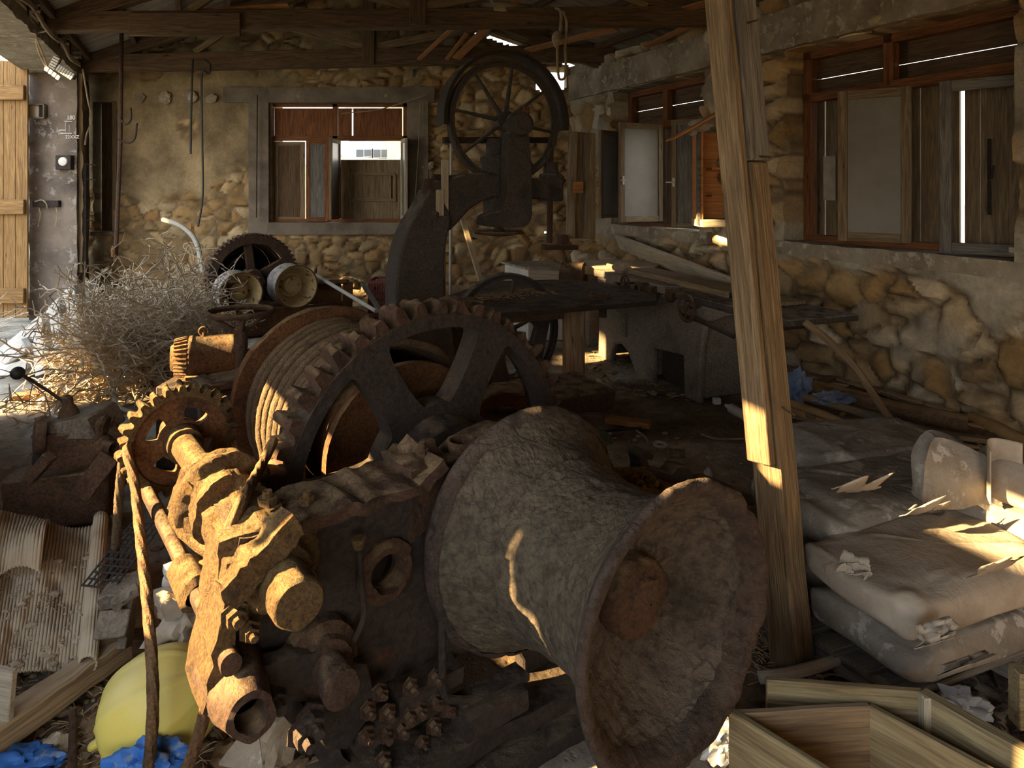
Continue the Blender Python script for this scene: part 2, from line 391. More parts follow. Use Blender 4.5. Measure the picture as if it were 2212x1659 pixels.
def stonewall(name, P0, dx, nrm, L, z0, z1, res, cell, amp, hole, cols, mortar, plas, plascol, thick, seed):
    """rubble wall: every stone stands out of its mortar; plas(s, z) tells how much render is left"""
    P0 = V(P0); dx = V(dx); nrm = V(nrm); nx = max(2, int(L/res)); nzz = max(2, int((z1-z0)/res)); mb = MB(); mb.c = []
    vs = []; idx = {}; fs = []
    def vert(i, j):
        k = (i, j)
        if k in idx: return idx[k]
        s = L*i/nx; z = z0+(z1-z0)*j/nzz; q = V((s, z, seed))
        w = V((s+.10*nz(q, 2.1), z+.08*nz(q+V((5, 2, 1)), 2.3), 0))
        p = V((w.x/cell[0], w.y/cell[1], seed*3.1)); d, pts = noise.voronoi(p)
        e = d[1]-d[0]; c = pts[0]; r = hsh(c); h = sst(.02, .34, e)*(.55+.75*r)*amp+.25*amp*fbm(q, 9, 3)
        pl = max(0, min(1, plas(s, z)+.55*fbm(q+V((9, 9, 9)), 1.6, 4)))
        pl = sst(.38, .62, pl); ph = amp*.75+.012*fbm(q, 3.0, 4)
        h = lerp(h, ph, pl)
        base = cols[int(r*997) % len(cols)]; tone = .72+.5*hsh(c, 1)+.25*nz(q, 6)
        f = sst(.03, .15, e)
        cc = [lerp(m*(.8+.4*nz(q, 4)), b*tone, f) for m, b in zip(mortar, base)]
        pc = [k2*(.85+.5*fbm(q, 2.2, 4)) for k2 in plascol]
        cc = [max(.01, lerp(a, b, pl)) for a, b in zip(cc, pc)]
        vs.append(P0+dx*s+V((0, 0, z))+nrm*(h-amp*.5)); mb.c.append(cc); idx[k] = len(vs)-1
        return idx[k]
    for j in range(nzz):
        for i in range(nx):
            s = L*(i+.5)/nx; z = z0+(z1-z0)*(j+.5)/nzz
            if hole(s, z): continue
            fs.append((vert(i, j), vert(i+1, j), vert(i+1, j+1), vert(i, j+1)))
    cnt = {}
    for q in fs:
        for a, b in zip(q, q[1:]+q[:1]):
            if (b, a) in cnt: del cnt[(b, a)]
            else: cnt[(a, b)] = 1
    ext = {}
    for a, b in list(cnt):
        for v in (a, b):
            if v not in ext: vs.append(vs[v]-nrm*thick); mb.c.append(mb.c[v]); ext[v] = len(vs)-1
        fs.append((b, a, ext[a], ext[b]))
    mb.add(vs, fs); return struct(mb.build(name, M['stone'], smooth=True, ang=50, org=P0, recalc=False))

OCHRE = [(.36, .245, .115), (.31, .20, .09), (.42, .30, .155), (.26, .165, .075), (.34, .205, .085), (.46, .35, .205)]
# ---- back wall
def bx(px): return (px-CX)/F*YB
W1 = (bx(585), bx(880), 1.225, 2.975)
def hole_back(s, z):
    X = s-6.7
    if W1[0] < X < W1[1] and W1[2] < z < W1[3]: return True
    if z > roofz(X, YB)-.02: return True
    if -6.14 < X < -5.84 and 1.08 < z < 3.0: return True
    n = .035*nz((X, z, 4), 9)                          # hole knocked through at the top right corner
    a = (X-.33, z-3.27)
    if .34+n < X < .80+n and 3.13+n < z < 3.50 and z > 3.13+.42*abs(X-.55)-.04+n: return True
    if (X+1.42)**2*2.5+(z-3.40)**2 < .0035 and n > -.02: return True
    if (X+.02)**2+(z-1.25)**2 < .0009 or (X-.5)**2+(z-1.06)**2 < .0006 or (X+.55)**2+(z-.98)**2 < .0005: return True
    if (X-.88)**2+(z-2.34)**2*.6 < .0022: return True
    return False
def plas_back(s, z):
    X = s-6.7; p = .18
    p += .75*sst(2.3, 1.2, abs(X+4.9))*sst(1.25, 2.0, z)*sst(3.5, 2.9, z)
    p += .25*sst(3.0, 3.3, z)*sst(0, -1.5, X)
    if X > -1.2: p -= .15
    return p
stonewall('wall_back', (-6.7, YB, 0), (1, 0, 0), (0, -1, 0), 8.1, -.05, 5.0, .03, (.23, .15), .05, hole_back, OCHRE, (.22, .155, .085),
          plas_back, (.32, .24, .135), .5, 1.0)
# ---- right wall: s runs from the viewer's end to the back
s0 = YF; LR = (YB-YF)*sqrt(1+K*K)
def yr(s): return YF+s/sqrt(1+K*K)
WR = [(4.55, 6.36, 1.2, 3.0), (7.42, 9.0, 1.24, 3.0), (1.2, 2.6, 1.2, 3.0)]
def hole_right(s, z):
    Y = yr(s); j = .03*nz((Y, z, 0), 5)
    for a, b, c, d in WR:
        if a+j < Y < b+j and c < z < d: return True
    return False
def plas_right(s, z):
    Y = yr(s)
    return .10+.6*sst(.95, 1.15, z)*sst(1.5, 1.2, z)+.4*sst(.55, 1.0, z)*sst(5.6, 4.6, Y)+.30*sst(7.6, 8.6, Y)*sst(1.0, 2.2, z)+.15*sst(6.4, 6.9, Y)*sst(1.3, 2.4, z)
STON = [(.42, .315, .185), (.36, .25, .13), (.48, .38, .25), (.38, .25, .11), (.52, .43, .30), (.32, .20, .085)]
stonewall('wall_right', (RX(YF), YF, 0), DD, NR, LR, -.05, 3.5, .034, (.30, .21), .10, hole_right, STON, (.24, .17, .095), plas_right, (.36, .31, .23), .45, 2.0)
# sill ledge and lintel
def along(name, mat, off0, off1, z0, z1, Y0, Y1, side, rough=.012, label=None):
    """long cast member that follows a side wall; off is measured into the room"""
    X = RX if side > 0 else LX; n = NR if side > 0 else -NR
    mb = MB(); m = int((Y1-Y0)/.06)
    prof = [(off0, z0), (off1, z0), (off1, (z0+z1)/2), (off1, z1), (off0, z1)]
    vs = []; fs = []
    for i in range(m+1):
        Y = Y0+(Y1-Y0)*i/m; b = V((X(Y), Y, 0))
        for k, (o, z) in enumerate(prof):
            p = b+n*o+V((0, 0, z)); d = rough*fbm(p, 5, 4) if k in (1, 2, 3) else 0
            vs.append(p+n*d+V((0, 0, d*.7)))
    k = len(prof)
    for i in range(m):
        for q in range(k): fs.append((i*k+q, i*k+(q+1) % k, (i+1)*k+(q+1) % k, (i+1)*k+q))
    fs.append(list(range(k))); fs.append([m*k+q for q in range(k)][::-1])
    mb.add(vs, fs); return struct(mb.build(name, mat, ang=40))
along('trim_1', M['concrete'], -.45, .07, 3.0, 3.36, YF, 9.98, 1)
along('trim_2', M['concrete'], -.40, .045, 1.10, 1.225, 3.3, 6.5, 1, .02)
along('trim_3', M['concrete'], -.40, .035, 1.12, 1.25, 7.3, 9.1, 1, .02)
# ---- left side: ring beam, end pier, unseen wall with openings placed to aim sun
along('trim_4', M['concrete'], -.60, .0, 3.24, 3.57, YF, 6.45, -1, .015); along('trim_10', M['concrete'], -.60, .0, 3.24, 3.57, 6.90, 9.97, -1, .015); along('trim_11', M['concrete'], -.60, -.005, 3.24, 3.40, 6.42, 6.93, -1, .02)  # low middle piece is a notch added to let sun pass
SUND = V((-1, -.35, .40))                               # toward the sun: low, from the left and a little behind the viewer
LH = [(1.13, 2.55, .95, 1.60), (1.00, 1.14, .95, 1.56), (.80, 1.38, 1.93, 2.26), (1.07, 1.125, 1.50, 1.74), (3.30, 3.95, 1.02, 1.58), (-2.2, .6, .9, 2.7)]
def hole_left(s, z):
    Y = yr(s)
    if Y > 5.14: return True
    for a, b, c, d in LH:
        if a < Y < b and c < z < d: return True
    return False
stonewall('wall_left', (LX(YF), YF, 0), DD, -NR, (9.05-YF)*sqrt(1+K*K), -.05, 3.3, .035, (.3, .2), .05, hole_left, OCHRE, (.2, .15, .09), lambda s, z: .4, (.3, .25, .17), .3, 3.0)
mb = MB(); m2 = []
def pier_pt(a, b, z):                                    # a 0..1 across the end face from outside to inside, then b along the wall
    p = V((LX(9.0)-.62+.62*a, 9.0, z)); q = V((LX(9.0), 9.0, z)); return p if b == 0 else q+DD*(b*1.05)
vs = []; fs = []; nzp = 60
row = [(0, 0), (.25, 0), (.5, 0), (.75, 0), (1, 0)]+[(1, k/5) for k in range(1, 6)]
for j in range(nzp+1):
    z = -.05+3.31*j/nzp
    for a, b in row:
        p = pier_pt(a, b, z); d = .018*fbm(p, 3, 4); vs.append(p+V((d if b else 0, -d if not b else 0, 0)))
nr = len(row)
for j in range(nzp):
    for i in range(nr-1): fs.append((j*nr+i, j*nr+i+1, (j+1)*nr+i+1, (j+1)*nr+i))
mb.add(vs, fs); struct(mb.build('wall_end', M['pier'], ang=60, recalc=False, solid=.02))
# ---- wall behind the viewer, with an entrance opening added for fill light
mb = MB(); x0, x1 = LX(YF)-.3, RX(YF)+.3
for a, b, c, d in ((x0, -.2, -.05, 3.5), (1.9, x1, -.05, 3.5), (-.2, 1.9, 2.4, 3.5), (x0, x1, 3.5, 5.0)):
    mb.box(((a+b)/2, YF-.15, (c+d)/2), (b-a, .3, d-c))
struct(mb.build('wall_front', M['concrete']))
# ---- roof of corrugated sheet; holes added at the left eave to let sun in
RH = [(-3.90, -3.58, 4.82, 5.10), (-5.3, -4.7, 6.28, 6.66)]
def roof(name, side):
    mb = MB(); Y0, Y1 = YF-.4, YB+.25; per = .105; n = int((Y1-Y0)/per*8); vs = []; fs = []; rows = 28
    for i in range(n+1):
        Y = Y0+(Y1-Y0)*i/n; c = .016*sin(2*pi*(Y-Y0)/per); xr = ridgeX(Y)+(.05 if side < 0 else -.05); xe = (LX(Y)-.42) if side < 0 else (RX(Y)+.42)
        zr = roofz(ridgeX(Y), Y)
        for j in range(rows+1):
            t = j/rows; X = lerp(xr, xe, t)
            z = zr+.12-PIT*abs(X-ridgeX(Y))+c+.02*nz((X*.6, Y*.5, side), 1); vs.append(V((X, Y, z)))
    for i in range(n):
        for j in range(rows):
            a = i*(rows+1)+j; q = (vs[a]+vs[a+rows+2])/2
            if side < 0 and any(h[0] < q.x < h[1] and h[2] < q.y < h[3] for h in RH): continue
            fs.append((a, a+1, a+rows+2, a+rows+1))
    mb.add(vs, fs, [V((v.x*.4, v.y*3, v.z)) for v in vs]); return struct(mb.build(name, M['sheet'], ang=80, recalc=False))
roof('ceiling_left', -1); roof('ceiling_right', 1)
mb = MB()
for side in (-1, 1):
    for k in range(1, 7):
        P = []
        for Y in (YF-.3, YB+.1):
            xe = LX(Y) if side < 0 else RX(Y); X = lerp(xe, ridgeX(Y), (k-.8)/6); P.append(V((X, Y, roofz(ridgeX(Y), Y)-PIT*abs(X-ridgeX(Y))+.055)))
        mb.beam(P[0], P[1], .055, .075)
struct(mb.build('trim_5', M['wood_dark']))
# ---- trusses
def truss(Y, lab, ch, king, splices, bmat='wood_dark'):
    r = thing('roof_truss', (king, Y, 3.3), lab, 'roof truss', 'timber trusses across the room')
    (xa, za), (xb, zb), h = ch
    MB().beam((xa, Y, za+h/2), (xb, Y, zb+h/2), .12, h, seg=8, jit=.004).build('bottom_chord', M[bmat], r, .006)
    zc = lambda x: lerp(za, zb, (x-xa)/(xb-xa))
    zr = roofz(ridgeX(Y), Y)
    MB().beam((king, Y-.015, zc(king)+.02), (king, Y-.015, zr), .17, .15, up=(0, 1, 0)).build('king_post', M[bmat], r, .006)
    for xe in (LX(Y)+.03, RX(Y)-.03):
        MB().beam((xe, Y, ZE-.10), (ridgeX(Y), Y, zr-.09), .12, .17, seg=6, jit=.004).build('rafter', M[bmat], r, .006)
        sg = 1 if xe > king else -1
        xm = king+sg*1.55
        MB().beam((king+sg*.08, Y, zc(king)+h+.02), (xm, Y, roofz(ridgeX(Y), Y)-PIT*abs(xm-ridgeX(Y))-.16), .08, .11).build('strut', M['wood'], r, .005)
        xm2 = king+sg*2.2
        MB().beam((xm2, Y+.03, zc(xm2)+h*.5), (xm2, Y+.03, roofz(ridgeX(Y), Y)-PIT*abs(xm2-ridgeX(Y))-.16), .07, .09).build('hanger', M['wood'], r, .005)
        MB().beam((xm2+sg*.15, Y-.03, zc(xm2)+h), (xm2-sg*.5, Y-.03, roofz(ridgeX(Y), Y)-PIT*abs(xm2-sg*.5-ridgeX(Y))-.16), .06, .08).build('strut', M['wood'], r, .005)
    for (x0, x1, z0, z1, h2) in splices:
        MB().beam((x0, Y-.085, z0), (x1, Y-.085, z1), .035, h2).build('splice_board', M['wood_dark'], r, .004)
    return r
a0, a1 = A(100, 70, 7.05), A(1560, 58, 7.05)
p0, p1 = A(280, 52, 6.97), A(520, 52, 6.97)
truss(7.05, 'nearer dark timber roof truss with a long splice board at its left', ((-4.75, a0.z), (2.15, a1.z+.01), .20), A(905, 40, 7.05).x,
      [(p0.x, p1.x, 3.385, 3.385, .235)])
a0 = A(205, 157, 9.25); a1 = A(1330, 137, 9.25); p0, p1 = A(1180, 119, 9.16), A(1328, 118, 9.16)
truss(9.25, 'farther timber roof truss close to the back wall', ((-5.78, a0.z), (1.15, a1.z+.02), .235), A(798, 100, 9.25).x, [(p0.x, p1.x, p0.z, p1.z, .21)], 'wood_dark')
# loose boards lying between the trusses
LB = [((370, 30), 7.2, (625, 12), 7.0, .07, 'wood_orange', 'reddish lath lying on the nearer truss above its splice board'),
      ((905, 128), 9.1, (1010, 30), 7.2, .05, 'wood_orange', 'thin brown lath slanting up to the right of the far king post'),
      ((965, 128), 9.15, (1010, 70), 8.6, .05, 'wood_orange', 'short split lath left of the red board between the trusses'),
      ((985, 126), 9.1, (1125, -10), 7.4, .11, 'wood_orange', 'broad red-brown board slanting between the two trusses'),
      ((1140, 108), 9.0, (1330, 62), 7.3, .11, 'wood_orange', 'long orange board slanting up behind the saw wheel'),
      ((1398, 100), 8.2, (1485, 58), 7.2, .09, 'wood_orange', 'orange board end hanging under the truss near the right wall'),
      ((1440, 30), 7.4, (1560, -2), 6.4, .12, 'wood_orange', 'orange split board on the truss beside the post top')]
for a, Ya, b, Yb, w, mt, lab in LB:
    tag(MB().beam(A(*a, Ya), A(*b, Yb), w, .022, up=(0, .5, 1)).build('lath', M[mt], None, .002), lab, 'board')
mb = MB().lathe([(0, .15), (.42, .13)], A(1060, 33, 7.1), (1, .25, 0), 20, arc=(-1.5, 1.5))
tag(mb.build('roof_tile', M['rock'], None, solid=.015), 'curved clay roof tile lying on the nearer truss', 'roof tile')
# ================================================================ windows and doors
def wroot(name, loc): o = thing(name, loc, None, None); o['kind'] = 'structure'; return o
def casement(par, a, b, z0, z1, mat='wood', sw=.07, th=.04, pane=True, handle=0, infill=None, part='casement'):
    """hinged leaf standing between plan points a (left) and b (right)"""
    a = V((a[0], a[1], 0)); b = V((b[0], b[1], 0)); d = (b-a).normalized(); n = V((d.y, -d.x, 0)); up = V((0, 0, 1)); mb = MB()
    for p in (a+d*sw/2, b-d*sw/2): mb.beam(p+up*z0, p+up*z1, th, sw, up=d)
    for z in (z0+sw/2, z1-sw/2): mb.beam(a+d*sw+up*z, b-d*sw+up*z, th, sw, up=up)
    o = mb.build(part, M[mat], par, .004)
    if pane:
        c = (a+b)/2+up*(z0+z1)/2
        MB().box(c, ((b-a).length-2*sw, .006, z1-z0-2*sw), rotm(d)).build('pane', M['pane'], o)
    if infill:
        L = (b-a).length-2*sw; k = max(1, int(L/.13)); ib = MB()
        for i in range(k): q = a+d*(sw+L*(i+.5)/k); ib.beam(q+up*(z0+sw), q+up*(z1-sw), .018, L/k-.004, up=d)
        ib.build('boards', M[infill], o, .002)
    if handle:
        h = a+d*(sw*.5)+up*(z0+(z1-z0)*.42)+n*(th/2); hb = MB()
        hb.box(h+n*.008, (.028, .016, .10), rotm(d)); hb.tube([h+n*.012, h+n*.05, h+n*.055-d*.08], .009)
        hb.build('handle', M['white'], o, .002)
    return o
# --- window in the back wall
w1 = wroot('window_1', (bx(730), YB+.1, 1.22))
def B(px, py, t=0.0): return A(px, py, YB+.12-t)
fr = MB()
for a, b in (((588, 222), (588, 480)), ((877, 222), (877, 480)), ((725, 225), (725, 300))): fr.beam(B(*a), B(*b), .08, .075, up=(1, 0, 0))
for y in (226, 299, 478): fr.beam(B(583, y), B(882, y), .08, .075)
fr.build('frame', M['wood_red'], w1, .004)
tb = MB()
for c0, c1, k in ((594, 719, 4), (731, 760, 1), (763.5, 869, 3)):
    for i in range(k):
        xm = lerp(c0, c1, (i+.5)/k); w = (c1-c0)/k*YB/F; tb.beam(B(xm, 234, .02), B(xm, 294, .02), .02, w+.001, up=(1, 0, 0))
tb.build('top_boards', M['wood_red'], w1, .002)
casement(w1, B(592, 0).xy, B(659, 0).xy, B(0, 478).z, B(0, 306).z, 'wood', .07, infill='wood_dark', pane=False, part='shutter')
casement(w1, B(661.5, 0, .05).xy, B(711, 0, .05).xy, B(0, 478).z, B(0, 303).z, 'wood_red', .06, infill='wood_grey', pane=False, part='shutter')
casement(w1, A(713, 0, 9.62).xy, A(734, 0, 10.1).xy, B(0, 472).z, B(0, 303).z, 'wood', .06)
casement(w1, A(868, 0, 10.1).xy, A(878, 0, 9.72).xy, B(0, 472).z, B(0, 302).z, 'wood_pale', .055)
lb = MB(); lb.beam(B(801, 345, -.02), B(801, 478, -.02), .02, 130*10/F, up=(1, 0, 0))
bb = lb.build('infill_board', M['wood'], w1, .003)
pb = MB()
for p, q in (((762, 376), (852, 376)), ((757, 432), (856, 432))): pb.beam(B(*p, .01), B(*q, .01), .016, .05)
for p, q in (((760, 376), (760, 432)), ((842, 376), (842, 432)), ((852, 376), (852, 432))): pb.beam(B(*p, .012), B(*q, .012), .016, .045, up=(1, 0, 0))
pb.build('panel_moulding', M['wood'], bb, .003)
# concrete surround, slightly proud of the stones
mb = MB()
for a, b, c, d in ((541, 584, 190, 520), (881, 926, 190, 500), (487, 940, 190, 223), (581, 884, 480, 506)):
    p, q = A(a, d, YB), A(b, c, YB); mb.box(((p.x+q.x)/2, YB-.01, (p.z+q.z)/2), (q.x-p.x, .13, q.z-p.z))
struct(mb.crust(.012, 4, 10).build('trim_6', M['concrete_dark'], ang=60))
# dark shuttered opening at the left end of the back wall
w4 = wroot('window_4', (bx(227), YB+.1, 1.05)); tb = MB()
for i in range(3):
    xm = lerp(bx(203), bx(250), (i+.5)/3); tb.beam((xm, YB+.2, 1.05), (xm, YB+.2, 3.0), .03, .103, up=(1, 0, 0))
tb.build('shutter_boards', M['wood_dark'], w4, .002)
MB().box((bx(227), YB+.08, 1.06), (.36, .3, .06)).build('window_sill', M['concrete'], w4, .01)
MB().beam((bx(249), YB+.02, 1.05), (bx(249), YB+.02, 3.0), .1, .06, up=(1, 0, 0)).build('frame', M['wood'], w4, .004)
# --- right wall windows
FR = Fr(5.445, 0, (K, -1))
def RP(px, py, t=-.27):
    s, z = FR.px(px, py, t); return FR.P(s, z, t)
def rwin(name, pxl, pxr, Yl, Yr, zt, mull, trans_z, wire_z):
    r = wroot(name, (RX((Yl+Yr)/2)+.2, (Yl+Yr)/2, 1.2)); t = -.27
    def W(Y, z, t=t): return V((RX(Y), Y, z))-NR*(-t)
    fr = MB(); zb = 1.24
    for Y in (Yl-.05, mull, Yr+.05): fr.beam(W(Y, zb if Y != mull else trans_z), W(Y, zt), .09, .09, up=DD)
    for z in (zt-.045, trans_z, zb): fr.beam(W(Yl, z), W(Yr, z), .09, .085)
    fr.build('frame', M['wood_red'], r, .005)
    for (ya, yb) in ((Yl+.25, mull-.1), (mull+.1, Yr-.25)):
        hb = MB()
        h = (zt-.09-trans_z-.04)
        hb.beam(W(ya, wire_z+.004+(zt-wire_z-.07)/2, t-.07), W(yb, wire_z+.004+(zt-wire_z-.07)/2, t-.07), .022, zt-wire_z-.07)
        hb.beam(W(ya, (trans_z+wire_z)/2, t-.07), W(yb, (trans_z+wire_z)/2, t-.07), .022, wire_z-trans_z-.004)
        hb.build('transom_boards', M['wood_dark'], r, .002)
    return r, W
w3, W3 = rwin('window_3', 1755, 2212, 6.36, 4.5, 3.0, 5.56, 2.56, 2.735)
def boards(r, W, lst, z0, z1, t, mat, part='shutter_board'):
    for Ya, Yb in lst: MB().beam(W((Ya+Yb)/2, z0, t), W((Ya+Yb)/2, z1, t), .024, abs(Ya-Yb)*1.1, up=DD).build(part, M[mat], r, .002)
def YR(px, t=-.36): s, z = FR.px(px, 400, t); return FR.P(s, 0, t).y
boards(w3, W3, [(YR(a), YR(b)) for a, b in ((1757, 1777), (1783, 1812), (1815, 1868), (1870, 1925), (1926, 1966), (1966, 2001), (2004, 2029), (2031, 2060), (2061, 2086), (2087, 2119), (2131, 2166), (2168, 2200), (2201, 2232), (2233, 2300))], 1.24, 2.60, -.38, 'wood')
a, b = A(1810, 0, 5.78).xy, A(1970, 0, 5.46).xy
casement(w3, a, b, 1.27, 2.53, 'wood', .075, .045, handle=0)
d2 = RP(1843, 300, -.20); mbq = MB(); mbq.beam((d2.x, d2.y, 1.27), (d2.x, d2.y, 2.46), .05, .07, up=DD)
stile = mbq.build('inner_stile', M['wood_orange'], w3, .006)
hb = MB(); h = A(1846, 386, d2.y-.06); hb.box(h, (.03, .02, .11), rotm(DD)); hb.tube([h, h+V((-.03, -.05, 0)), h+V((-.12, -.06, .005))], .011)
hb.build('handle', M['white'], stile, .002)
casement(w3, A(2030, 0, 5.06).xy, A(2236, 0, 4.66).xy, 1.235, 2.50, 'wood_grey', .08, .05, pane=False)
mb = MB(); p = RP(1792, 385, -.24); mb.box(p, (.13, .006, .40), rotm(DD)); mb.build('card_panel', M['paper'], w3)
mb = MB()                                                # bolt and catch between the leaves
for y, l in ((300, .3), (390, .25)): q = RP(2137, y, -.30); mb.tube([q, q-V((0, 0, l))], .012)
q = RP(2137, 385, -.28); mb.tube([q, q+V((-.03, -.07, .0)), q+V((-.03, -.09, .09))], .01); mb.build('window_bolt', M['rust_dark'], w3)
w2, W2 = rwin('window_2', 1318, 1515, 9.0, 7.42, 3.0, 8.27, 2.50, 2.735)
boards(w2, W2, [(YR(a), YR(b)) for a, b in ((1310, 1340), (1341, 1369), (1370, 1397.5), (1399, 1428), (1429, 1455), (1456, 1485), (1486, 1520))], 1.24, 2.56, -.38, 'wood_dark')
casement(w2, A(1296, 0, 8.62).xy, A(1336, 0, 8.95).xy, A(0, 471, 8.75).z, A(0, 282, 8.75).z, 'wood', .05)
casement(w2, A(1338, 0, 8.0).xy, A(1430, 0, 8.36).xy, A(0, 480, 8.1).z, A(0, 265, 8.1).z, 'wood', .07, handle=1)
casement(w2, A(1451, 0, 7.86).xy, A(1512, 0, 7.72).xy, A(0, 492, 7.8).z, A(0, 258, 7.8).z, 'wood', .06, pane=False, infill='wood_grey', handle=1)
r3 = wroot('window_5', (RX(1.9)+.2, 1.9, 1.2)); boards(r3, W2, [(1.2+.2*i, 1.395+.2*i) for i in range(7)], 1.2, 3.0, -.38, 'wood')
# --- plank door leaf standing open outside the left doorway
d1 = wroot('door_1', (-6.7, 8.75, 0)); db = MB()
for i in range(6):
    xr = -6.2-.155*i; db.beam((xr-.075, 8.75, .06), (xr-.075, 8.75, 3.35), .03, .15, up=(1, 0, 0))
db.build('door_boards', M['door'], d1, .003); rb = MB()
for z in (A(0, 200, 8.7).z, A(0, 447, 8.7).z, .35): rb.beam((-6.21, 8.70, z), (-7.1, 8.70, z), .05, .19)
rb.build('door_rail', M['door'], d1, .005)
# ================================================================ outside
def outside(mb, name, mat, lab=None, cat=None): return mb.build(name, mat)
mb = MB(); mb.box((0, 20, -.35), (160, 120, .5)); o = mb.build('ground', M['hill']); o['kind'] = 'structure'
# unseen wall added beyond the left doorway: blocks the sun except through placed gaps
SH = [(2.30, 2.95, 3.1, 3.70), (1.75, 2.7, 4.95, 5.42), (2.0, 2.9, 5.95, 6.4), (4.6, 5.0, 5.6, 6.0), (6.5, 6.72, 4.02, 4.3)]
def solidwall(name, X, Y0, Y1, z1, holes, mat, th=.3):
    mb = MB(); ys = sorted({Y0, Y1}|{y for h in holes for y in h[:2]}); zs = sorted({-.1, z1}|{z for h in holes for z in h[2:4]})
    for i in range(len(ys)-1):
        for j in range(len(zs)-1):
            y, z = (ys[i]+ys[i+1])/2, (zs[j]+zs[j+1])/2
            if any(h[0] < y < h[1] and h[2] < z < h[3] for h in holes): continue
            mb.box((X, y, z), (th, ys[i+1]-ys[i], zs[j+1]-zs[j]))
    return struct(mb.build(name, mat))
SHX = -12.0
solidwall('wall_sun_block', SHX, 1.2, 9.2, 6.6, SH, M['bounce_white'])
mb = MB(); mb.rock((-42, 34, -2), 19, 77, (.8, 1.6, 1.0), 4, .3); o = mb.build('hill', M['hill']); o['kind'] = 'structure'  # unseen hill added to keep the sun off the houses
def house(loc, sz, mat, wins, lab):
    r = thing('house', loc, lab, 'house'); x, y, z = loc; w, d, h = sz
    MB().box((x, y, z+h/2), (w, d, h)).build('wall', M[mat], r); MB().box((x, y, z+h+.1), (w+.3, d+.3, .2)).build('roof', M['houseW'], r)
    for a, b, ww, hh in wins:
        f = MB().box((x+a, y-d/2, z+b), (ww+.1, .1, hh+.1)).build('window', M['houseW'], r)
        pb = MB(); k = max(1, round(ww/.35))
        for i in range(k): pb.box((x+a-ww/2+ww*(i+.5)/k, y-d/2-.04, z+b), (ww/k-.05, .06, hh))
        pb.build('pane', M['winglass'], f)
    return r
hx = lambda px, Y: (px-CX)/F*Y
house((hx(798, 32), 34, .5), (1.95, 4, 5), 'houseW', [(-.25, 2.9, .75, .35), (.55, 2.9, .75, .35)], 'white house with two windows seen through the back window')
house((hx(831, 38), 41, .5), (1.0, 3, 6.3), 'houseG', [(0, 3.2, .6, .5)], 'grey house between the white and yellow ones outside')
house((hx(864, 30), 32, .5), (1.3, 3, 5.5), 'houseY', [(.1, 2.8, .3, .3)], 'yellow house at the right edge of the back window')
mb = MB(); mb.rock((hx(745, 26), 25.6, 1.6), 1.5, 5, (1.0, .6, 1.05), 3, .5)
tag(mb.build('rock_outcrop', M['hill']), 'pale rocky slope left of the white house outside', 'rock')
mb = MB(); mb.rock((hx(800, 22), 24, 1.1), 2.3, 9, (1.6, .5, .75), 3, .35); tag(mb.build('rock_outcrop', M['hill']), 'low dry bank running below the houses outside', 'bank')
mb = MB(); tb = MB().box((hx(800, 27), 27, 1.2), (6.5, 1.8, 2.7)); struct(tb.build('trim_9', M['hill']))
mb.box((hx(852, 25), 27, 2.70), (.75, 1.2, .3)); mb.box((hx(855, 25), 27, 3.0), (.45, 1.0, .25)); c = mb.build('car', M['houseW'], None, .08, seg=2)
tag(c, 'small white car parked before the yellow house outside', 'car')
# ================================================================ earth floor
def fl(x, y):
    p = V((x, y, 0)); h = .018*fbm(p, 1.3, 4)+.010*fbm(p, 5, 3)
    h += .10*sst(1.1, .1, abs(RX(y)-x))*sst(3.0, 5.0, y)                # rubble banked against the right wall
    h += .05*sst(-1.0, -1.8, x)*sst(3.2, 2.2, y)
    return h-.01
mb = MB(); mb.c = []; X0, X1, Y0, Y1 = -7.4, 4.9, .6, 10.2; res = .045; nx = int((X1-X0)/res); ny = int((Y1-Y0)/res); vs = []
for j in range(ny+1):
    for i in range(nx+1):
        x = X0+(X1-X0)*i/nx; y = Y0+(Y1-Y0)*j/ny; p = V((x, y, 0)); h = fl(x, y)
        h += .022*max(0, fbm(p, 11, 3))*sst(4.2, 2.5, y)+.006*fbm(p, 22, 2)
        vs.append((x, y, h))
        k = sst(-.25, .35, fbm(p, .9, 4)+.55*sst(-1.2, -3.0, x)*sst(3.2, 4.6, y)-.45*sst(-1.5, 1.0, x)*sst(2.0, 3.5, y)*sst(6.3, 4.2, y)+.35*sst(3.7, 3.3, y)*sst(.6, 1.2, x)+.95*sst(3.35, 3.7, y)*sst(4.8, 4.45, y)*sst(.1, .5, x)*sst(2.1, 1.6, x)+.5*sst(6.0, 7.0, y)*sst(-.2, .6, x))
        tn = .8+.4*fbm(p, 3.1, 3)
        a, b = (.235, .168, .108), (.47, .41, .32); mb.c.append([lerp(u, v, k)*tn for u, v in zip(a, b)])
mb.add(vs, [(j*(nx+1)+i, j*(nx+1)+i+1, (j+1)*(nx+1)+i+1, (j+1)*(nx+1)+i) for j in range(ny) for i in range(nx)])
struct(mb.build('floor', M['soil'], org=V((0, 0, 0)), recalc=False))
mb = MB().box((0, -2, -.06), (16, 5.3, .1)); struct(mb.build('floor_entrance', M['concrete']))
# ================================================================ the big winch in front
FW = Fr(0, 0, (.8, .6)); AX = V((.6, -.8, 0))
def WP(v, z, u): return FW.P(v, z, u)
def wpx(x, y, u): s, z = FW.px(x, y, u); return s, z
def wp3(x, y, u): s, z = FW.px(x, y, u); return FW.P(s, z, u)
VS, ZS = 1.333, .638                       # main shaft
V2, Z2 = .548, .752                        # pinion shaft
winch = thing('winch', WP(1.4, 0, -2.5), 'large rusted cable winch with toothed gear and flared drum head filling the foreground', 'winch', rz=FW.ang())
def wfn(x, y, d): return WP(x, y, d)
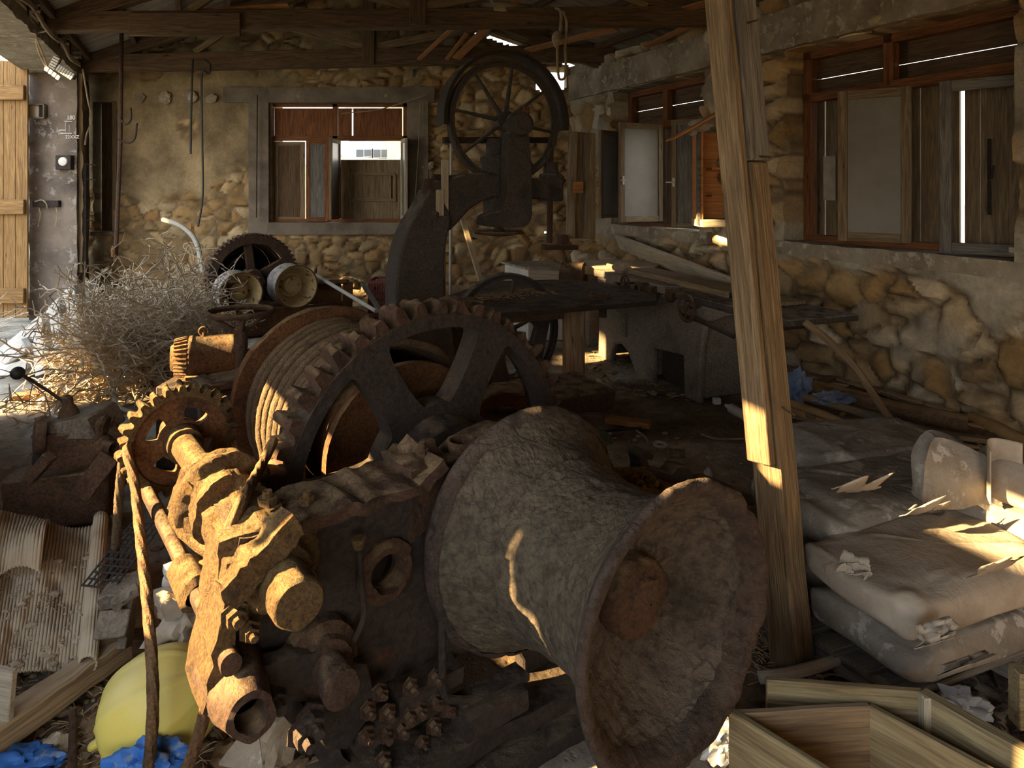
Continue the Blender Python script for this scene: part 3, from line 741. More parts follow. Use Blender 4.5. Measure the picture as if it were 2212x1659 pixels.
# side frames
def outline(): return [(.45, .70), (.455, .80), (.50, .835), (.84, .832), (.96, .85), (1.02, .70), (1.64, .66), (1.9, .58), (2.25, .48), (2.52, .395), (2.55, .25), (2.48, .05), (2.48, .0),
                       (.80, .0), (.72, .14), (.62, .30), (.56, .42), (.42, .46), (.405, .56)]
def ring_hole(c, r, n=16): return [(c[0]+r*cos(2*pi*k/n), c[1]+r*sin(2*pi*k/n)) for k in range(n)]
win = chaikin([(1.08, .09), (1.38, .06), (1.38, .20), (1.08, .30)], 2)
win2 = chaikin([(1.75, .10), (2.4, .10), (2.4, .30), (1.75, .40)], 2)
cpx = wpx(832, 1232, -1.78)
mb = MB().plate(outline(), [win, win2, ring_hole(cpx, .045)], wfn, -1.83, -1.775)
def strip(mb, a, b, u0, u1, th, seg=8, jit=.006):
    p, q = WP(a[0], a[1], (u0+u1)/2), WP(b[0], b[1], (u0+u1)/2); nrm = (q-p).cross(AX); mb.beam(p, q, abs(u1-u0), th, up=nrm, seg=seg, jit=jit)
sf = mb.build('side_frame', M['rust_dark'], winch, .006)
mb = MB(); strip(mb, (.46, .838), (.97, .845), -1.93, -1.715, .035, 14, .008); strip(mb, (1.6, .675), (2.55, .39), -1.93, -1.70, .04, 20, .008)
strip(mb, (.97, .84), (1.05, .90), -1.95, -1.72, .04, 3); mb.crust(.012, 14, 1).build('frame_flange', M['rust'], sf, smooth=True)
mb = MB(); strip(mb, (.40, .48), (.455, .82), -1.88, -1.69, .045, 10, .006); mb.crust(.010, 12, 1).build('frame_leg', M['dirty'], sf)
mb = MB(); strip(mb, (.415, .465), (.60, .40), -1.87, -1.72, .05, 5); strip(mb, (.57, .42), (.80, .02), -1.87, -1.74, .045, 8); mb.crust(.008, 12, 1).build('frame_leg', M['rust_dark'], sf)
ol = [(.76, .70), (.78, .755), (.95, .765)]+outline()[5:-6]+[(.80, .0)]
mb = MB().plate(ol, [win, win2], wfn, -3.56, -3.50); strip(mb, (.75, .76), (1.0, .765), -3.64, -3.42, .04, 10); strip(mb, (1.6, .68), (2.5, .395), -3.64, -3.42, .04, 10)
mb.build('side_frame', M['rust'], winch, .006)
mb = MB()
for v in (.85, 2.35): mb.beam(WP(v, .06, -1.72), WP(v, .06, -3.62), .16, .14)
mb.build('base_rail', M['rust_dark'], winch, .008)
# spur gear
def spoke_holes(n, r0, r1, w, ph, k=7):
    out = []
    for i in range(n):
        c = ph+2*pi*(i+.5)/n; pts = []
        for r, sgn in ((r1, -1), (r1, 1), (r0, 1), (r0, -1)):
            h = pi/n-math.asin(min(.99, w/r))
            if r == r1 and sgn == -1: pts += [(r1, c-h+2*h*q/k) for q in range(k+1)]
            if r == r0 and sgn == 1: pts += [(r0, c+h-2*h*q/3) for q in range(4)]
        P = [(VS+r*cos(a), ZS+r*sin(a)) for r, a in pts]; out.append(chaikin(P, 2))
    return out
holes = spoke_holes(6, .255, .538, .064, radians(2))
circ2 = [(VS+.586*cos(2*pi*k/132), ZS+.586*sin(2*pi*k/132)) for k in range(132)]
gear = MB().plate(circ2, holes, wfn, -2.34, -2.235).build('spur_gear', M['rust_dark'], winch, .010, seg=2)
mb = MB(); mb.lathe([(-2.355, .13), (-2.355, .23), (-2.22, .21), (-2.16, .175), (-2.15, .10)], WP(VS, ZS, 0), AX, 40, .004); mb.build('gear_hub', M['rust_dark'], gear)
def toothring(R0, R1, n, u0, u1, cv, cz, ph=0.0, rin=None, amp=.010):
    mb = MB(); prof = [(0, R0), (.10, R0+.1*(R1-R0)), (.24, R1-.004), (.36, R1), (.5, R1), (.62, R1-.004), (.76, R0+.1*(R1-R0)), (.88, R0)]
    us = [u0+(u1-u0)*k/4 for k in range(5)]; ring = [((i+t)*2*pi/n+ph, r) for i in range(n) for t, r in prof]; m = len(ring); vs = []; fs = []
    lay = [(us[0], rin)]+[(u, None) for u in us]+[(us[-1], rin)]
    wear = [rnd(.72, 1.05) for _ in range(n)]
    for u, ri in lay:
        for k, (a, r) in enumerate(ring):
            if ri is None: r = R0+(r-R0)*wear[k//8]
            p = WP(cv+(ri or r)*cos(a), cz+(ri or r)*sin(a), u)
            if ri is None: d = amp*fbm(p, 17, 4); p = p+V((p-WP(cv, cz, u)))*(d/R1)+AX*(d*.8)
            vs.append(p)
    for j in range(len(lay)-1):
        for k in range(m): fs.append((j*m+k, j*m+(k+1) % m, (j+1)*m+(k+1) % m, (j+1)*m+k))
    return mb.add(vs, fs)
toothring(.588, .645, 44, -2.385, -2.245, VS, ZS, .05, .55, .022).build('gear_teeth', M['rust'], gear, ang=60)
# main shaft, bearing, flared warping head
MB().lathe([(-4.0, 0), (-4.0, .055), (-1.3, .055), (-1.3, 0)], WP(VS, ZS, 0), AX, 24).build('main_shaft', M['rust'], winch)
mb = MB().lathe([(-2.0, 0), (-2.0, .235), (-1.97, .255), (-1.77, .255), (-1.745, .235), (-1.745, 0)], WP(VS, ZS, 0), AX, 48, .014, 9)
b2_ = MB().box(WP(1.04, .78, -1.86), (.17, .20, .20), rotm((.8, .6, 0))).crust(.035, 7, 6); mb.add(b2_.v, b2_.f)
bh = mb.build('bearing_cap', M['rust'], winch, ang=50)
mb = MB()
bolt(mb, WP(1.03, .88, -1.83), (0, 0, 1), .022, .03)
mb.lathe([(0, 0), (0, .04), (.035, .05), (.035, .04), (.01, .03)], WP(1.155, .885, -1.80), (0, 0, 1), 14); mb.build('grease_cup', M['rust'], bh)
prof = [(-1.70, .06), (-1.705, .33), (-1.70, .358), (-1.685, .366), (-1.665, .362), (-1.645, .345), (-1.61, .315), (-1.57, .290), (-1.53, .273), (-1.520, .258), (-1.512, .256), (-1.503, .268), (-1.45, .252), (-1.40, .245), (-1.35, .243), (-1.30, .247), (-1.26, .256), (-1.225, .265), (-1.20, .274), (-1.18, .283),
        (-1.165, .292), (-1.15, .304), (-1.138, .318), (-1.128, .330), (-1.116, .335), (-1.106, .332), (-1.102, .322), (-1.106, .309), (-1.118, .298), (-1.145, .285), (-1.18, .270), (-1.22, .248), (-1.26, .215), (-1.29, .170), (-1.30, .125), (-1.297, .106), (-1.28, .103), (-1.255, .101), (-1.243, .090), (-1.238, .062), (-1.225, .056), (-1.218, .03), (-1.217, .001)]
prof = [(u+.03*sst(-1.5, -1.25, u), r*(1+.03*sst(-1.22, -1.15, u))) for u, r in prof]
fine = []
for (a, b), (c, d) in zip(prof, prof[1:]):
    n = max(1, int(sqrt((a-c)**2+(b-d)**2)/.012)); fine += [(lerp(a, c, k/n), lerp(b, d, k/n)) for k in range(n)]
fine.append(prof[-1]); cut = next(i for i, q in enumerate(fine) if q[0] > -1.16 and q[1] > .298); cut2 = next(i for i, q in enumerate(fine) if i > cut and q[1] < .122); cut3 = next(i for i, q in enumerate(fine) if i > cut and q[0] < -1.125 and q[1] < .295)
def dent(mb, amp=.016):
    for i, p in enumerate(mb.v):
        q = p-WP(VS, ZS, 0); q = q-AX*q.dot(AX); f = fbm(p, 21, 5); f2 = fbm(p, 6, 3)
        mb.v[i] = p+q.normalized()*(amp*.45*f+amp*.35*f2)+AX*(amp*.3*f)
    return mb
wh = dent(MB().lathe(fine[:cut+1], WP(VS, ZS, 0), AX, 180), .012).build('warping_head', M['rust_barrel'], winch, ang=60)
dent(MB().lathe(fine[cut3:cut2+1], WP(VS, ZS, 0), AX, 180), .024).build('rim_dish', M['dish'], wh, ang=60)
dent(MB().lathe(fine[cut:cut3+1], WP(VS, ZS, 0), AX, 180), .020).build('flared_rim', M['rust_scale'], wh, ang=60)
dent(MB().lathe(fine[cut2:], WP(VS, ZS, 0), AX, 90), .022).build('shaft_nut', M['rust'], wh, ang=60)
# back face of the barrel's rear flange is darker scale
dent(MB().lathe([(-1.708, .365), (-1.698, .372), (-1.68, .374), (-1.66, .365), (-1.648, .352)], WP(VS, ZS, 0), AX, 160), .014).build('rear_flange', M['rust_scale'], wh, ang=60)
# rope drum behind the gear
dr = MB().lathe([(-3.42, .05), (-3.42, .30), (-2.5, .30), (-2.5, .36), (-2.46, .36), (-2.46, .05)], WP(VS, ZS, 0), AX, 64, .004).build('rope_drum', M['rust_orange'], winch)
MB().lathe([(-3.42, .28), (-3.42, .458), (-3.39, .465), (-3.365, .458), (-3.365, .29)], WP(VS, ZS, 0), AX, 96, .007).build('drum_flange', M['rust_orange'], dr)
pts = []; turns = 20
for k in range(turns*60):
    a = 2*pi*k/60; u = -3.35+.76*k/(turns*60); r = .395+.012*sin(u*40)+.006*nz((u*9, a*.3, 1)); pts.append(WP(VS+r*cos(a), ZS+r*sin(a), u))
MB().tube(pts, .021, 10, lobes=5, pitch=.10, depth=.30).build('wire_coil', M['rope_dark'], dr, ang=70)
# pinion shaft with chain wheel, clutch and bearing
MB().lathe([(-2.98, 0), (-2.98, .048), (-1.85, .048), (-1.85, .062), (-1.545, .060), (-1.535, .054), (-1.532, 0)], WP(V2, Z2, 0), AX, 36, .004, 20).build('pinion_shaft', M['dirty'], winch)
def kidney(n, r0, r1, span, ph, cv, cz):
    out = []
    for i in range(n):
        c = ph+2*pi*i/n; P = [(r1, c-span+2*span*q/5) for q in range(6)]+[(r0, c+span-2*span*q/5) for q in range(6)]
        out.append(chaikin([(cv+r*cos(a), cz+r*sin(a)) for r, a in P], 2))
    return out
disc = [(V2+.178*cos(2*pi*k/72), Z2+.178*sin(2*pi*k/72)) for k in range(72)]
sp = MB().plate(disc, kidney(4, .075, .125, .42, radians(60), V2, Z2), wfn, -2.86, -2.815).build('chain_wheel', M['rust_orange'], winch, .006)
toothring(.182, .213, 26, -2.875, -2.80, V2, Z2, 0, .165, .010).build('wheel_teeth', M['dirty'], sp, ang=60)
MB().lathe([(-2.83, .05), (-2.80, .066), (-2.74, .062), (-2.74, .04)], WP(V2, Z2, 0), AX, 24, .006).build('wheel_hub', M['dirty'], sp)
cp = [(-2.42, .045), (-2.41, .075), (-2.36, .085), (-2.34, .09), (-2.335, .115), (-2.31, .120), (-2.285, .115), (-2.28, .10), (-2.26, .10), (-2.255, .132), (-2.215, .138), (-2.205, .128), (-2.20, .098), (-2.15, .092), (-2.145, .108), (-2.10, .11), (-2.095, .07), (-2.06, .065), (-2.05, .05)]
mb = MB().lathe(cp, WP(V2, Z2, 0), AX, 64, .020, 14); mb.build('clutch_drum', M['dirty'], winch, ang=55)
mb = MB().lathe([(-2.06, .05), (-2.05, .072), (-2.01, .076), (-1.98, .068), (-1.90, .066)], WP(V2, Z2, 0), AX, 40, .012, 14); mb.build('clutch_ring', M['dirty'], winch)
mb = MB(); mb.box(WP(.548, .755, -1.83), (.25, .19, .19), rotm((.8, .6, 0))); mb.crust(.035, 8, 9)
mb.add(*(lambda q: (q.v, q.f))(MB().lathe([(-1.96, .06), (-1.94, .115), (-1.73, .118), (-1.715, .09), (-1.715, .05)], WP(V2, Z2, 0), AX, 48, .016, 12)))
bb = mb.build('bearing_block', M['dirty'], winch, ang=50)
mb = MB(); mb.beam(wp3(484, 1284, -1.66), wp3(634, 1126, -1.67), .065, .075, up=AX, seg=14, jit=.003); mb.crust(.016, 13, 1).build('bearing_strap', M['dirty'], bb)
mb = MB(); mb.lathe([(-1.76, .06), (-1.75, .092), (-1.70, .090), (-1.665, .078), (-1.66, .055)], WP(V2, Z2, 0), AX, 40, .010, 16); mb.build('bearing_collar', M['dirty'], bb)
for q_, ax_, r_ in ((WP(.565, .865, -1.83), (0, 0, 1), .026), (WP(.66, .85, -1.80), (0, 0, 1), .020), (WP(.445, .69, -1.69), AX, .024), (WP(.48, .64, -1.69), AX, .018)): mb = MB(); bolt(mb, q_, ax_, r_, .024); mb.build('nut', M['dirty'], bb)
# lower shaft end, its boss, and the link to the foot eye
mb = MB().lathe([(-1.85, .05), (-1.78, .105), (-1.735, .10), (-1.72, .075), (-1.70, .07), (-1.695, .046), (-1.605, .047), (-1.60, .04), (-1.598, 0)], WP(.678, .462, 0), AX, 36, .006, 20)
mb.build('lower_shaft', M['rust'], winch)
mb = MB(); mb.beam(WP(.47, .50, -1.72), WP(.70, .47, -1.72), .05, .085, up=(0, 0, 1), seg=8); mb.crust(.01, 12, 1).build('link_bar', M['rust_dark'], winch)
mb = MB().lathe([(-1.84, .07), (-1.80, .082), (-1.66, .066), (-1.60, .055), (-1.597, .040), (-1.66, .036)], WP(.455, .505, 0), AX, 32, .012, 14); mb.build('foot_eye', M['rust'], winch)
mb = MB().plate(chaikin([(.60, .40), (.78, .47), (.82, .30), (.70, .20)], 1), [], wfn, -1.74, -1.70); mb.build('guard_plate', M['rust_dark'], winch, .004)
# brake rod with sleeve and fork
rod = MB().tube([WP(.43, .60, -2.97), WP(.43, .60, -2.3), WP(.43, .60, -1.66)], .024, 14); rod.crust(.006, 20, 0)
br = rod.build('brake_rod', M['rust'], winch)
MB().lathe([(-2.16, .03), (-2.15, .045), (-2.0, .048), (-1.99, .03)], WP(.43, .60, 0), AX, 24, .01, 16).build('rod_sleeve', M['dirty'], br)
mb = MB().tube(spline([WP(.43, .60, -2.08), WP(.50, .62, -2.08), WP(.57, .63, -2.05)], 4), .032, 12); mb.crust(.008, 15).build('sleeve_arm', M['dirty'], br)
mb = MB().tube(spline([WP(.47, .80, -2.26), WP(.42, .72, -2.25), WP(.46, .66, -2.18), WP(.53, .62, -2.06)], 5), .019, 10); mb.crust(.006, 20); mb.box(wp3(418, 1135, -2.2), (.04, .04, .06)); mb.build('clutch_fork', M['dirty'], winch)
# bolted pedestal plates low on the frame
mb = MB()
for a, b, c, d in ((770, 960, 1500, 1625), (860, 1000, 1462, 1520), (960, 1110, 1500, 1600)):
    p, q = wpx(a, d, -1.70), wpx(b, c, -1.70); z0, z1 = min(p[1], q[1]), max(p[1], q[1]); mb.box(WP((p[0]+q[0])/2, (z0+z1)/2, -1.74), (abs(q[0]-p[0]), .09, max(.05, z1-z0)), rotm((.8, .6, 0)))
pp = mb.crust(.006, 14, 3).build('bolt_plate', M['rust_dark'], winch, ang=50)
for x, y in ((820, 1494), (885, 1483), (939, 1462), (794, 1534), (836, 1539), (881, 1548), (904, 1534), (939, 1516), (968, 1530), (935, 1566), (790, 1588), (830, 1585), (865, 1574), (910, 1606), (953, 1603), (1011, 1588), (1029, 1538), (827, 1642)):
    b = MB(); bolt(b, wp3(x, y, -1.695), AX, .017, .02); b.crust(.004, 30).build('bolt', M['rust'], pp)
for x, y, u in ((590, 1500, -1.70), (668, 1552, -1.66), (650, 1580, -1.66)):
    b = MB(); bolt(b, wp3(x, y, u), AX, .026, .04); b.crust(.005, 30).build('bolt', M['rust_scale'], winch)
mb = MB().lathe([(-.05, .05), (-.05, .085), (.01, .09), (.025, .072), (.025, .055), (-.03, .045)], wp3(832, 1232, -1.77), AX, 32, .008, 18); mb.build('port_ring', M['rust'], winch)
mb = MB().tube(spline([wp3(776, 1185, -1.72), wp3(780, 1250, -1.72), wp3(786, 1330, -1.72), wp3(765, 1385, -1.72)], 6), .008, 8); mb.build('oil_pipe', M['rust_dark'], winch)
MB().lathe([(0, .0), (0, .012), (.03, .02), (.03, 0)], wp3(774, 1186, -1.71), (0, 0, 1), 10).build('oil_cup', M['dirty'], winch)
mb = MB().tube(spline([wp3(955, 1290, -1.68), wp3(955, 1400, -1.68), wp3(958, 1490, -1.68), wp3(985, 1512, -1.68), wp3(1100, 1505, -1.68)], 6), .012, 8); mb.build('conduit', M['rust_dark'], winch)
mb = MB(); mb.box(wp3(1060, 1530, -1.66), (.22, .08, .06), rotm((.8, .6, 0))); mb.box(wp3(1060, 1485, -1.69), (.24, .07, .02), rotm((.8, .6, 0))); mb.crust(.006, 14, 3).build('sill_block', M['rust_dark'], winch, ang=50)
mb = MB(); mb.beam(WP(.65, .13, -1.70), WP(1.75, .05, -1.70), .16, .06, seg=14, jit=.004); mb.beam(WP(.8, .02, -1.66), WP(2.6, .02, -1.66), .20, .06, seg=14, jit=.004); mb.crust(.01, 9, 0).build('foot_rail', M['rust_dark'], winch)
# forked guide standing on the far arm, and the tie bolts beside the rim
fk = [(1378, 1095), (1374, 1000), (1369, 978), (1383, 967), (1402, 975), (1401, 990), (1388, 988), (1394, 1004), (1440, 1017), (1451, 1001), (1474, 1002), (1488, 1022), (1482, 1040), (1456, 1050), (1452, 1095)]
mb = MB().plate([wpx(x, y, -1.84) for x, y in fk], [], wfn, -1.88, -1.81); mb.build('rope_guide', M['rust_dark'], winch, .008)
mb = MB(); q = WP(1.86, .625, -1.78); mb.tube([q-V((.07, -.03, 0)), q+V((.08, .03, 0))], .03, 10); bolt(mb, q+V((.03, -.03, .0)), AX, .022, .03); bolt(mb, q+V((.08, -.0, .0)), AX, .022, .03); mb.crust(.004, 20).build('tie_bolt', M['dirty'], winch)
# brake hand wheel behind the drum
hc = A(520, 674, 3.6); mb = MB().tube(circ(hc, (0, 0, 1), .160, 40), .0155, 10, closed=True); hw = mb.build('hand_wheel', M['rust'], winch)
mb = MB()
for k in range(4): a = .5+k*pi/2; mb.tube([hc+V((.155*cos(a), .155*sin(a), 0)), hc+V((.03*cos(a), .03*sin(a), -.095))], .011, 6)
mb.lathe([(-.02, 0), (-.02, .012), (.05, .014), (.07, 0)], hc-V((0, 0, .06)), (0, 0, 1), 10); mb.build('wheel_spokes', M['rust'], hw)
MB().lathe([(0, .03), (.62, .03), (.80, .024), (.83, .034), (.93, .036), (.95, .02)], V((hc.x, hc.y, hc.z-1.02)), (0, 0, 1), 16, .003).build('wheel_column', M['rust'], hw)

# ---------------------------------------------------------------- wire ropes hung over the winch
def rope(pts, lab, r=.0165, mat='rope'):
    mb = MB().tube(spline(pts, 30), r, 20, lobes=6, pitch=.085, depth=.28); return tag(mb.build('wire_rope', M[mat], ang=80), lab, 'rope', 'rusty wire ropes hanging over the winch')
rope([wp3(592, 950, -2.24), wp3(566, 1003, -2.17), A(525, 1080, 1.80), A(487, 1165, 1.72), A(468, 1290, 1.70), A(455, 1430, 1.74), A(442, 1540, 1.75), A(412, 1640, 1.77), A(380, 1700, 1.78)], 'rusty wire rope dropping from the big gear in front of the buoy')
top = A(272, 972, 2.45)
rope([top+V((.0, .03, .01)), top+V((.015, -.02, .0)), A(290, 1040, 2.36), A(302, 1150, 2.22), A(318, 1300, 2.04), A(328, 1430, 1.93), A(330, 1540, 1.87), A(322, 1660, 1.82)], 'dirt-caked wire rope from the small chain wheel down to the blue plastic')
rope([top+V((.012, .02, .012)), A(268, 985, 2.47), A(258, 1060, 2.53), A(252, 1150, 2.58), A(245, 1235, 2.62), A(238, 1275, 2.63)], 'darker wire rope hanging behind the left edge of the chain wheel', .0165, 'rope_dark')
# ================================================================ band saw
FB = Fr(-.05, 5.75, (.88, .47)); NB = FB.n
def bfn(x, y, d): return FB.P(x, y, d)
def bp(x, y, t=0.0): return FB.px(x, y, t)
def b3(x, y, t=0.0): s, z = FB.px(x, y, t); return FB.P(s, z, t)
bs = thing('band_saw', FB.P(-.5, 0), 'old cast iron band saw with a big spoked wheel, standing in mid room', 'band saw', rz=FB.ang())
def ply(pts, t): return [bp(x, y, t) for x, y in pts]
colp = [(925, 398), (905, 440), (885, 468), (868, 500), (855, 540), (847, 590), (844, 650), (846, 720), (838, 870), (985, 870), (968, 700), (950, 640), (948, 560), (955, 500), (968, 470)]
MB().plate(chaikin(ply(colp, 0), 1), [], bfn, -.17, .12).build('column', M['iron'], bs, .018, seg=2)
neck = [(925, 385), (950, 392), (985, 378), (1030, 372), (1100, 378), (1205, 392), (1205, 432), (1150, 430), (1090, 422), (1045, 430), (1010, 450), (985, 480), (960, 505), (940, 470)]
MB().plate(chaikin(ply(neck, .02), 1), [], bfn, -.10, .08).build('neck', M['iron'], bs, .02, seg=2)
mb = MB(); c = bp(932, 392); mb.lathe([(-.10, 0), (-.10, .08), (-.02, .075), (.02, .06), (.02, 0)], FB.P(c[0], c[1]), (0, 0, 1), 20, .006); mb.build('column_cap', M['rust'], bs)
wc = bp(1090, 262); WZ = wc[1]; WS = wc[0]
def spoked(mbr, mbs, cs, cz, R, rw, n, ph, hub, sp=.022, t0=0.0):
    mbr.lathe([(t0-rw/2, R), (t0+rw/2, R), (t0+rw/2, R-.018), (t0+.012, R-.03), (t0+.012, R-.055), (t0-.012, R-.055), (t0-.012, R-.03), (t0-rw/2, R-.018)], FB.P(cs, cz), NB, 96, closed=True)
    for k in range(n):
        a = ph+2*pi*k/n; d = FB.s*cos(a)+V((0, 0, sin(a))); o = FB.P(cs, cz, t0); mbs.tube([o+d*hub*.7, o+d*(R-.05)], lambda t: lerp(sp*1.25, sp*.8, t), 8, flat=.7, up=NB)
    mbs.lathe([(t0-.06, .02), (t0-.06, hub*.9), (t0+.05, hub), (t0+.05, .02)], FB.P(cs, cz), NB, 28)
r1, s1 = MB(), MB(); spoked(r1, s1, WS, WZ, .515, .07, 8, radians(-9), .085)
w = r1.build('upper_wheel', M['iron'], bs); s1.build('wheel_spokes', M['iron'], w)
r2, s2 = MB(), MB(); lc = (bp(1092, 770)[0], .50); spoked(r2, s2, lc[0], lc[1], .50, .07, 6, radians(20), .085)
w = r2.build('lower_wheel', M['iron'], bs); s2.build('wheel_spokes', M['iron'], w)
# half round guard over the top of the upper wheel
mb = MB().lathe([(-.085, .566), (-.085, .58), (.075, .58), (.075, .566)], FB.P(WS, WZ), NB, 60, .002, arc=(-pi/2-.10, pi/2+.10), closed=True)
gd = mb.build('wheel_guard', M['iron'], bs, ang=40)
mb = MB().lathe([(.075, .582), (.09, .586), (.09, .555), (.075, .56)], FB.P(WS, WZ), NB, 60, arc=(-pi/2-.10, pi/2+.10), closed=True); mb.build('guard_lip', M['rust_dark'], gd)
# tensioning slide, front bearing arm and hand wheel below
mb = MB(); p = b3(1072, 340, -.05)
zt, zb = b3(1072, 300, -.05).z, b3(1072, 480, -.05).z
mb.lathe([(0, 0), (0, .11), (zt-zb-.22, .125), (zt-zb-.20, .14), (zt-zb-.16, .14), (zt-zb-.14, .09), (zt-zb, .085), (zt-zb, 0)], V((p.x, p.y, zb)), (0, 0, 1), 28, .004); mb.build('tension_slide', M['iron'], bs)
arm = [(1092, 292), (1105, 278), (1128, 280), (1140, 300), (1145, 460), (1138, 482), (1120, 492), (1045, 490), (1037, 478), (1042, 462), (1090, 455)]
MB().plate(chaikin(ply(arm, .22), 1), [], bfn, .14, .27).build('bearing_arm', M['iron'], bs, .03, seg=3)
q = b3(1124, 268, .28); mb = MB().lathe([(-.30, .045), (-.10, .05), (-.08, .10), (.0, .105), (.06, .09), (.065, .06), (.085, .055), (.085, 0)], q, NB, 28, .004); hb = mb.build('wheel_hub', M['iron'], bs)
mb = MB().tube([q+V((.04, 0, .06)), q+V((.05, 0, .14))], .03, 10); mb.build('oil_cup', M['rust_orange'], hb)
mb = MB(); mb.beam(b3(958, 303, -.12), b3(1190, 303, -.12), .05, .05); mb.build('cross_bar', M['rust_dark'], bs)
q = b3(1078, 502, .05); mb = MB().lathe([(0, 0), (0, .05), (.02, .205), (.035, .21), (.045, .2), (.03, .05), (.07, .04), (.07, 0)], q-V((0, 0, .03)), (0, 0, 1), 40); mb.build('hand_wheel', M['rust'], bs)
# guide post
pt, pb = b3(1190, 312, .0), b3(1187, 525, .0); mb = MB().tube([pt, pb], .026, 14); gp = mb.build('guide_post', M['rust'], bs)
mb = MB(); c = (b3(1190, 405, 0)); mb.box(c, (.17, .16, .24), rotm(FB.s)); mb.lathe([(0, .07), (.12, .06)], c+V((0, 0, .1)), (0, 0, 1), 16); mb.build('post_bracket', M['iron'], bs, .015)
mb = MB()
k0 = b3(1211, 390, .06)
for k in range(6): a = k*pi/3; mb.lathe([(-.012, 0), (-.012, .017), (.012, .017), (.012, 0)], k0+(FB.s*cos(a)+V((0, 0, sin(a))))*.032, NB, 8)
mb.lathe([(-.015, 0), (-.015, .026), (.015, .026), (.015, 0)], k0, NB, 10); mb.tube([k0-NB*.1, k0], .01, 8); mb.build('star_knob', M['rust'], gp)
mb = MB(); mb.beam(b3(1172, 534, .03), b3(1246, 534, .03), .06, .045); mb.box(b3(1215, 518, 0), (.07, .08, .09), rotm(FB.s)); mb.build('blade_guide', M['rust'], gp, .006)
# timber blade covers
mb = MB(); mb.beam(b3(1238, 285, .0), b3(1232, 515, .0), .12, .03, up=FB.s); mb.beam(b3(1252, 285, -.06), b3(1249, 515, -.06), .03, .12, up=FB.s); mb.beam(b3(1272, 288, .02), b3(1272, 516, .02), .13, .06, up=FB.s)
cv = mb.build('blade_cover', M['wood'], bs, .006)
MB().box(b3(1248, 405, .08), (.11, .02, .10), rotm(FB.s)).build('cover_cleat', M['wood_orange'], cv, .003)
mb = MB(); mb.beam(b3(961, 345, .10), b3(961, 492, .10), .03, .055, up=FB.s); mb.beam(b3(950, 410, .13), b3(950, 495, .13), .03, .06, up=FB.s); mb.build('cover_batten', M['wood_pale'], bs, .004)
mb = MB(); mb.beam(b3(946, 490, .10), b3(946, 650, .10), .03, .05, up=FB.s); mb.beam(b3(957, 488, .06), b3(957, 650, .06), .06, .025, up=FB.s); mb.build('blade_cover', M['wood'], bs, .004)
mb = MB(); mb.box(b3(948, 480, .12), (.13, .10, .10), rotm(FB.s)); bolt(mb, b3(938, 466, .17), NB, .03, .02); mb.build('cover_bracket', M['iron'], bs, .01)
q0 = b3(935, 384, .03); mb = MB().tube([q0, q0+FB.s*.38+V((0, 0, -.02))], .03, 12); mb.build('lever_bar', M['rust_dark'], bs)
# table
TZ = .82
def tpt(px, py, z=TZ): return G(px, py, z)
T = [tpt(1040, 672), tpt(1068, 676), tpt(1210, 664), tpt(1418, 648), tpt(1420, 636), tpt(1330, 614), tpt(1232, 603), tpt(1060, 606), tpt(955, 642)]
mb = MB().plate([(p.x, p.y) for p in T], [], lambda x, y, d: V((x, y, d)), TZ-.045, TZ); mb.crust(.003, 9, 1)
tb = mb.build('saw_table', M['rust_dark'], bs, .008, ang=45)
mb = MB()
for k in range(420):
    a, b_ = rnd(.05, .62), rnd(.1, .95); p = lerp(lerp(T[8], T[6], a), lerp(T[0], T[4], a), .15+.5*b_*rnd(.2, 1)); r = rnd(.004, .016); mb.rock(V((p.x, p.y, TZ+r*.3)), r, k, (1.5, 1, .5), 1, .3)
o = mb.build('grit', M['rock_brown'], tb); o['kind'] = 'stuff'
MB().beam(G(1055, 690, TZ-.06), G(1215, 678, TZ-.06), .05, .07).build('table_rail', M['rust'], tb, .006)
mb = MB(); mb.box(G(1302, 672, .74), (.06, .05, .10)); mb.build('table_clamp', M['rust_dark'], tb, .008)
mb = MB(); mb.box(G(1290, 642, .845), (.14, .03, .03)); bolt(mb, G(1278, 636, .86), (0, -1, 0), .018, .03); bolt(mb, G(1312, 640, .86), (0, -1, 0), .018, .03); mb.build('fence_stop', M['rust'], tb, .003)
# legs: timber prop, cast frame
pp = A(1239, 866, 5.5); MB().beam((pp.x, pp.y, -.02), (pp.x, pp.y, TZ-.05), .13, .17, up=(1, 0, 0)).build('timber_prop', M['wood'], bs, .006)
fp = [(1062, 678), (1190, 672), (1172, 760), (1150, 870), (1060, 870)]; hl = [(1090, 695), (1160, 692), (1145, 745), (1120, 810), (1090, 810)]
MB().plate(ply(fp, .10), [chaikin(ply(hl, .10), 1)], bfn, .06, .13).build('cast_frame', M['iron'], bs, .012)
MB().plate(ply([(985, 690), (1065, 690), (1065, 870), (970, 870)], -.1), [], bfn, -.16, -.06).build('cast_frame', M['iron'], bs, .012)
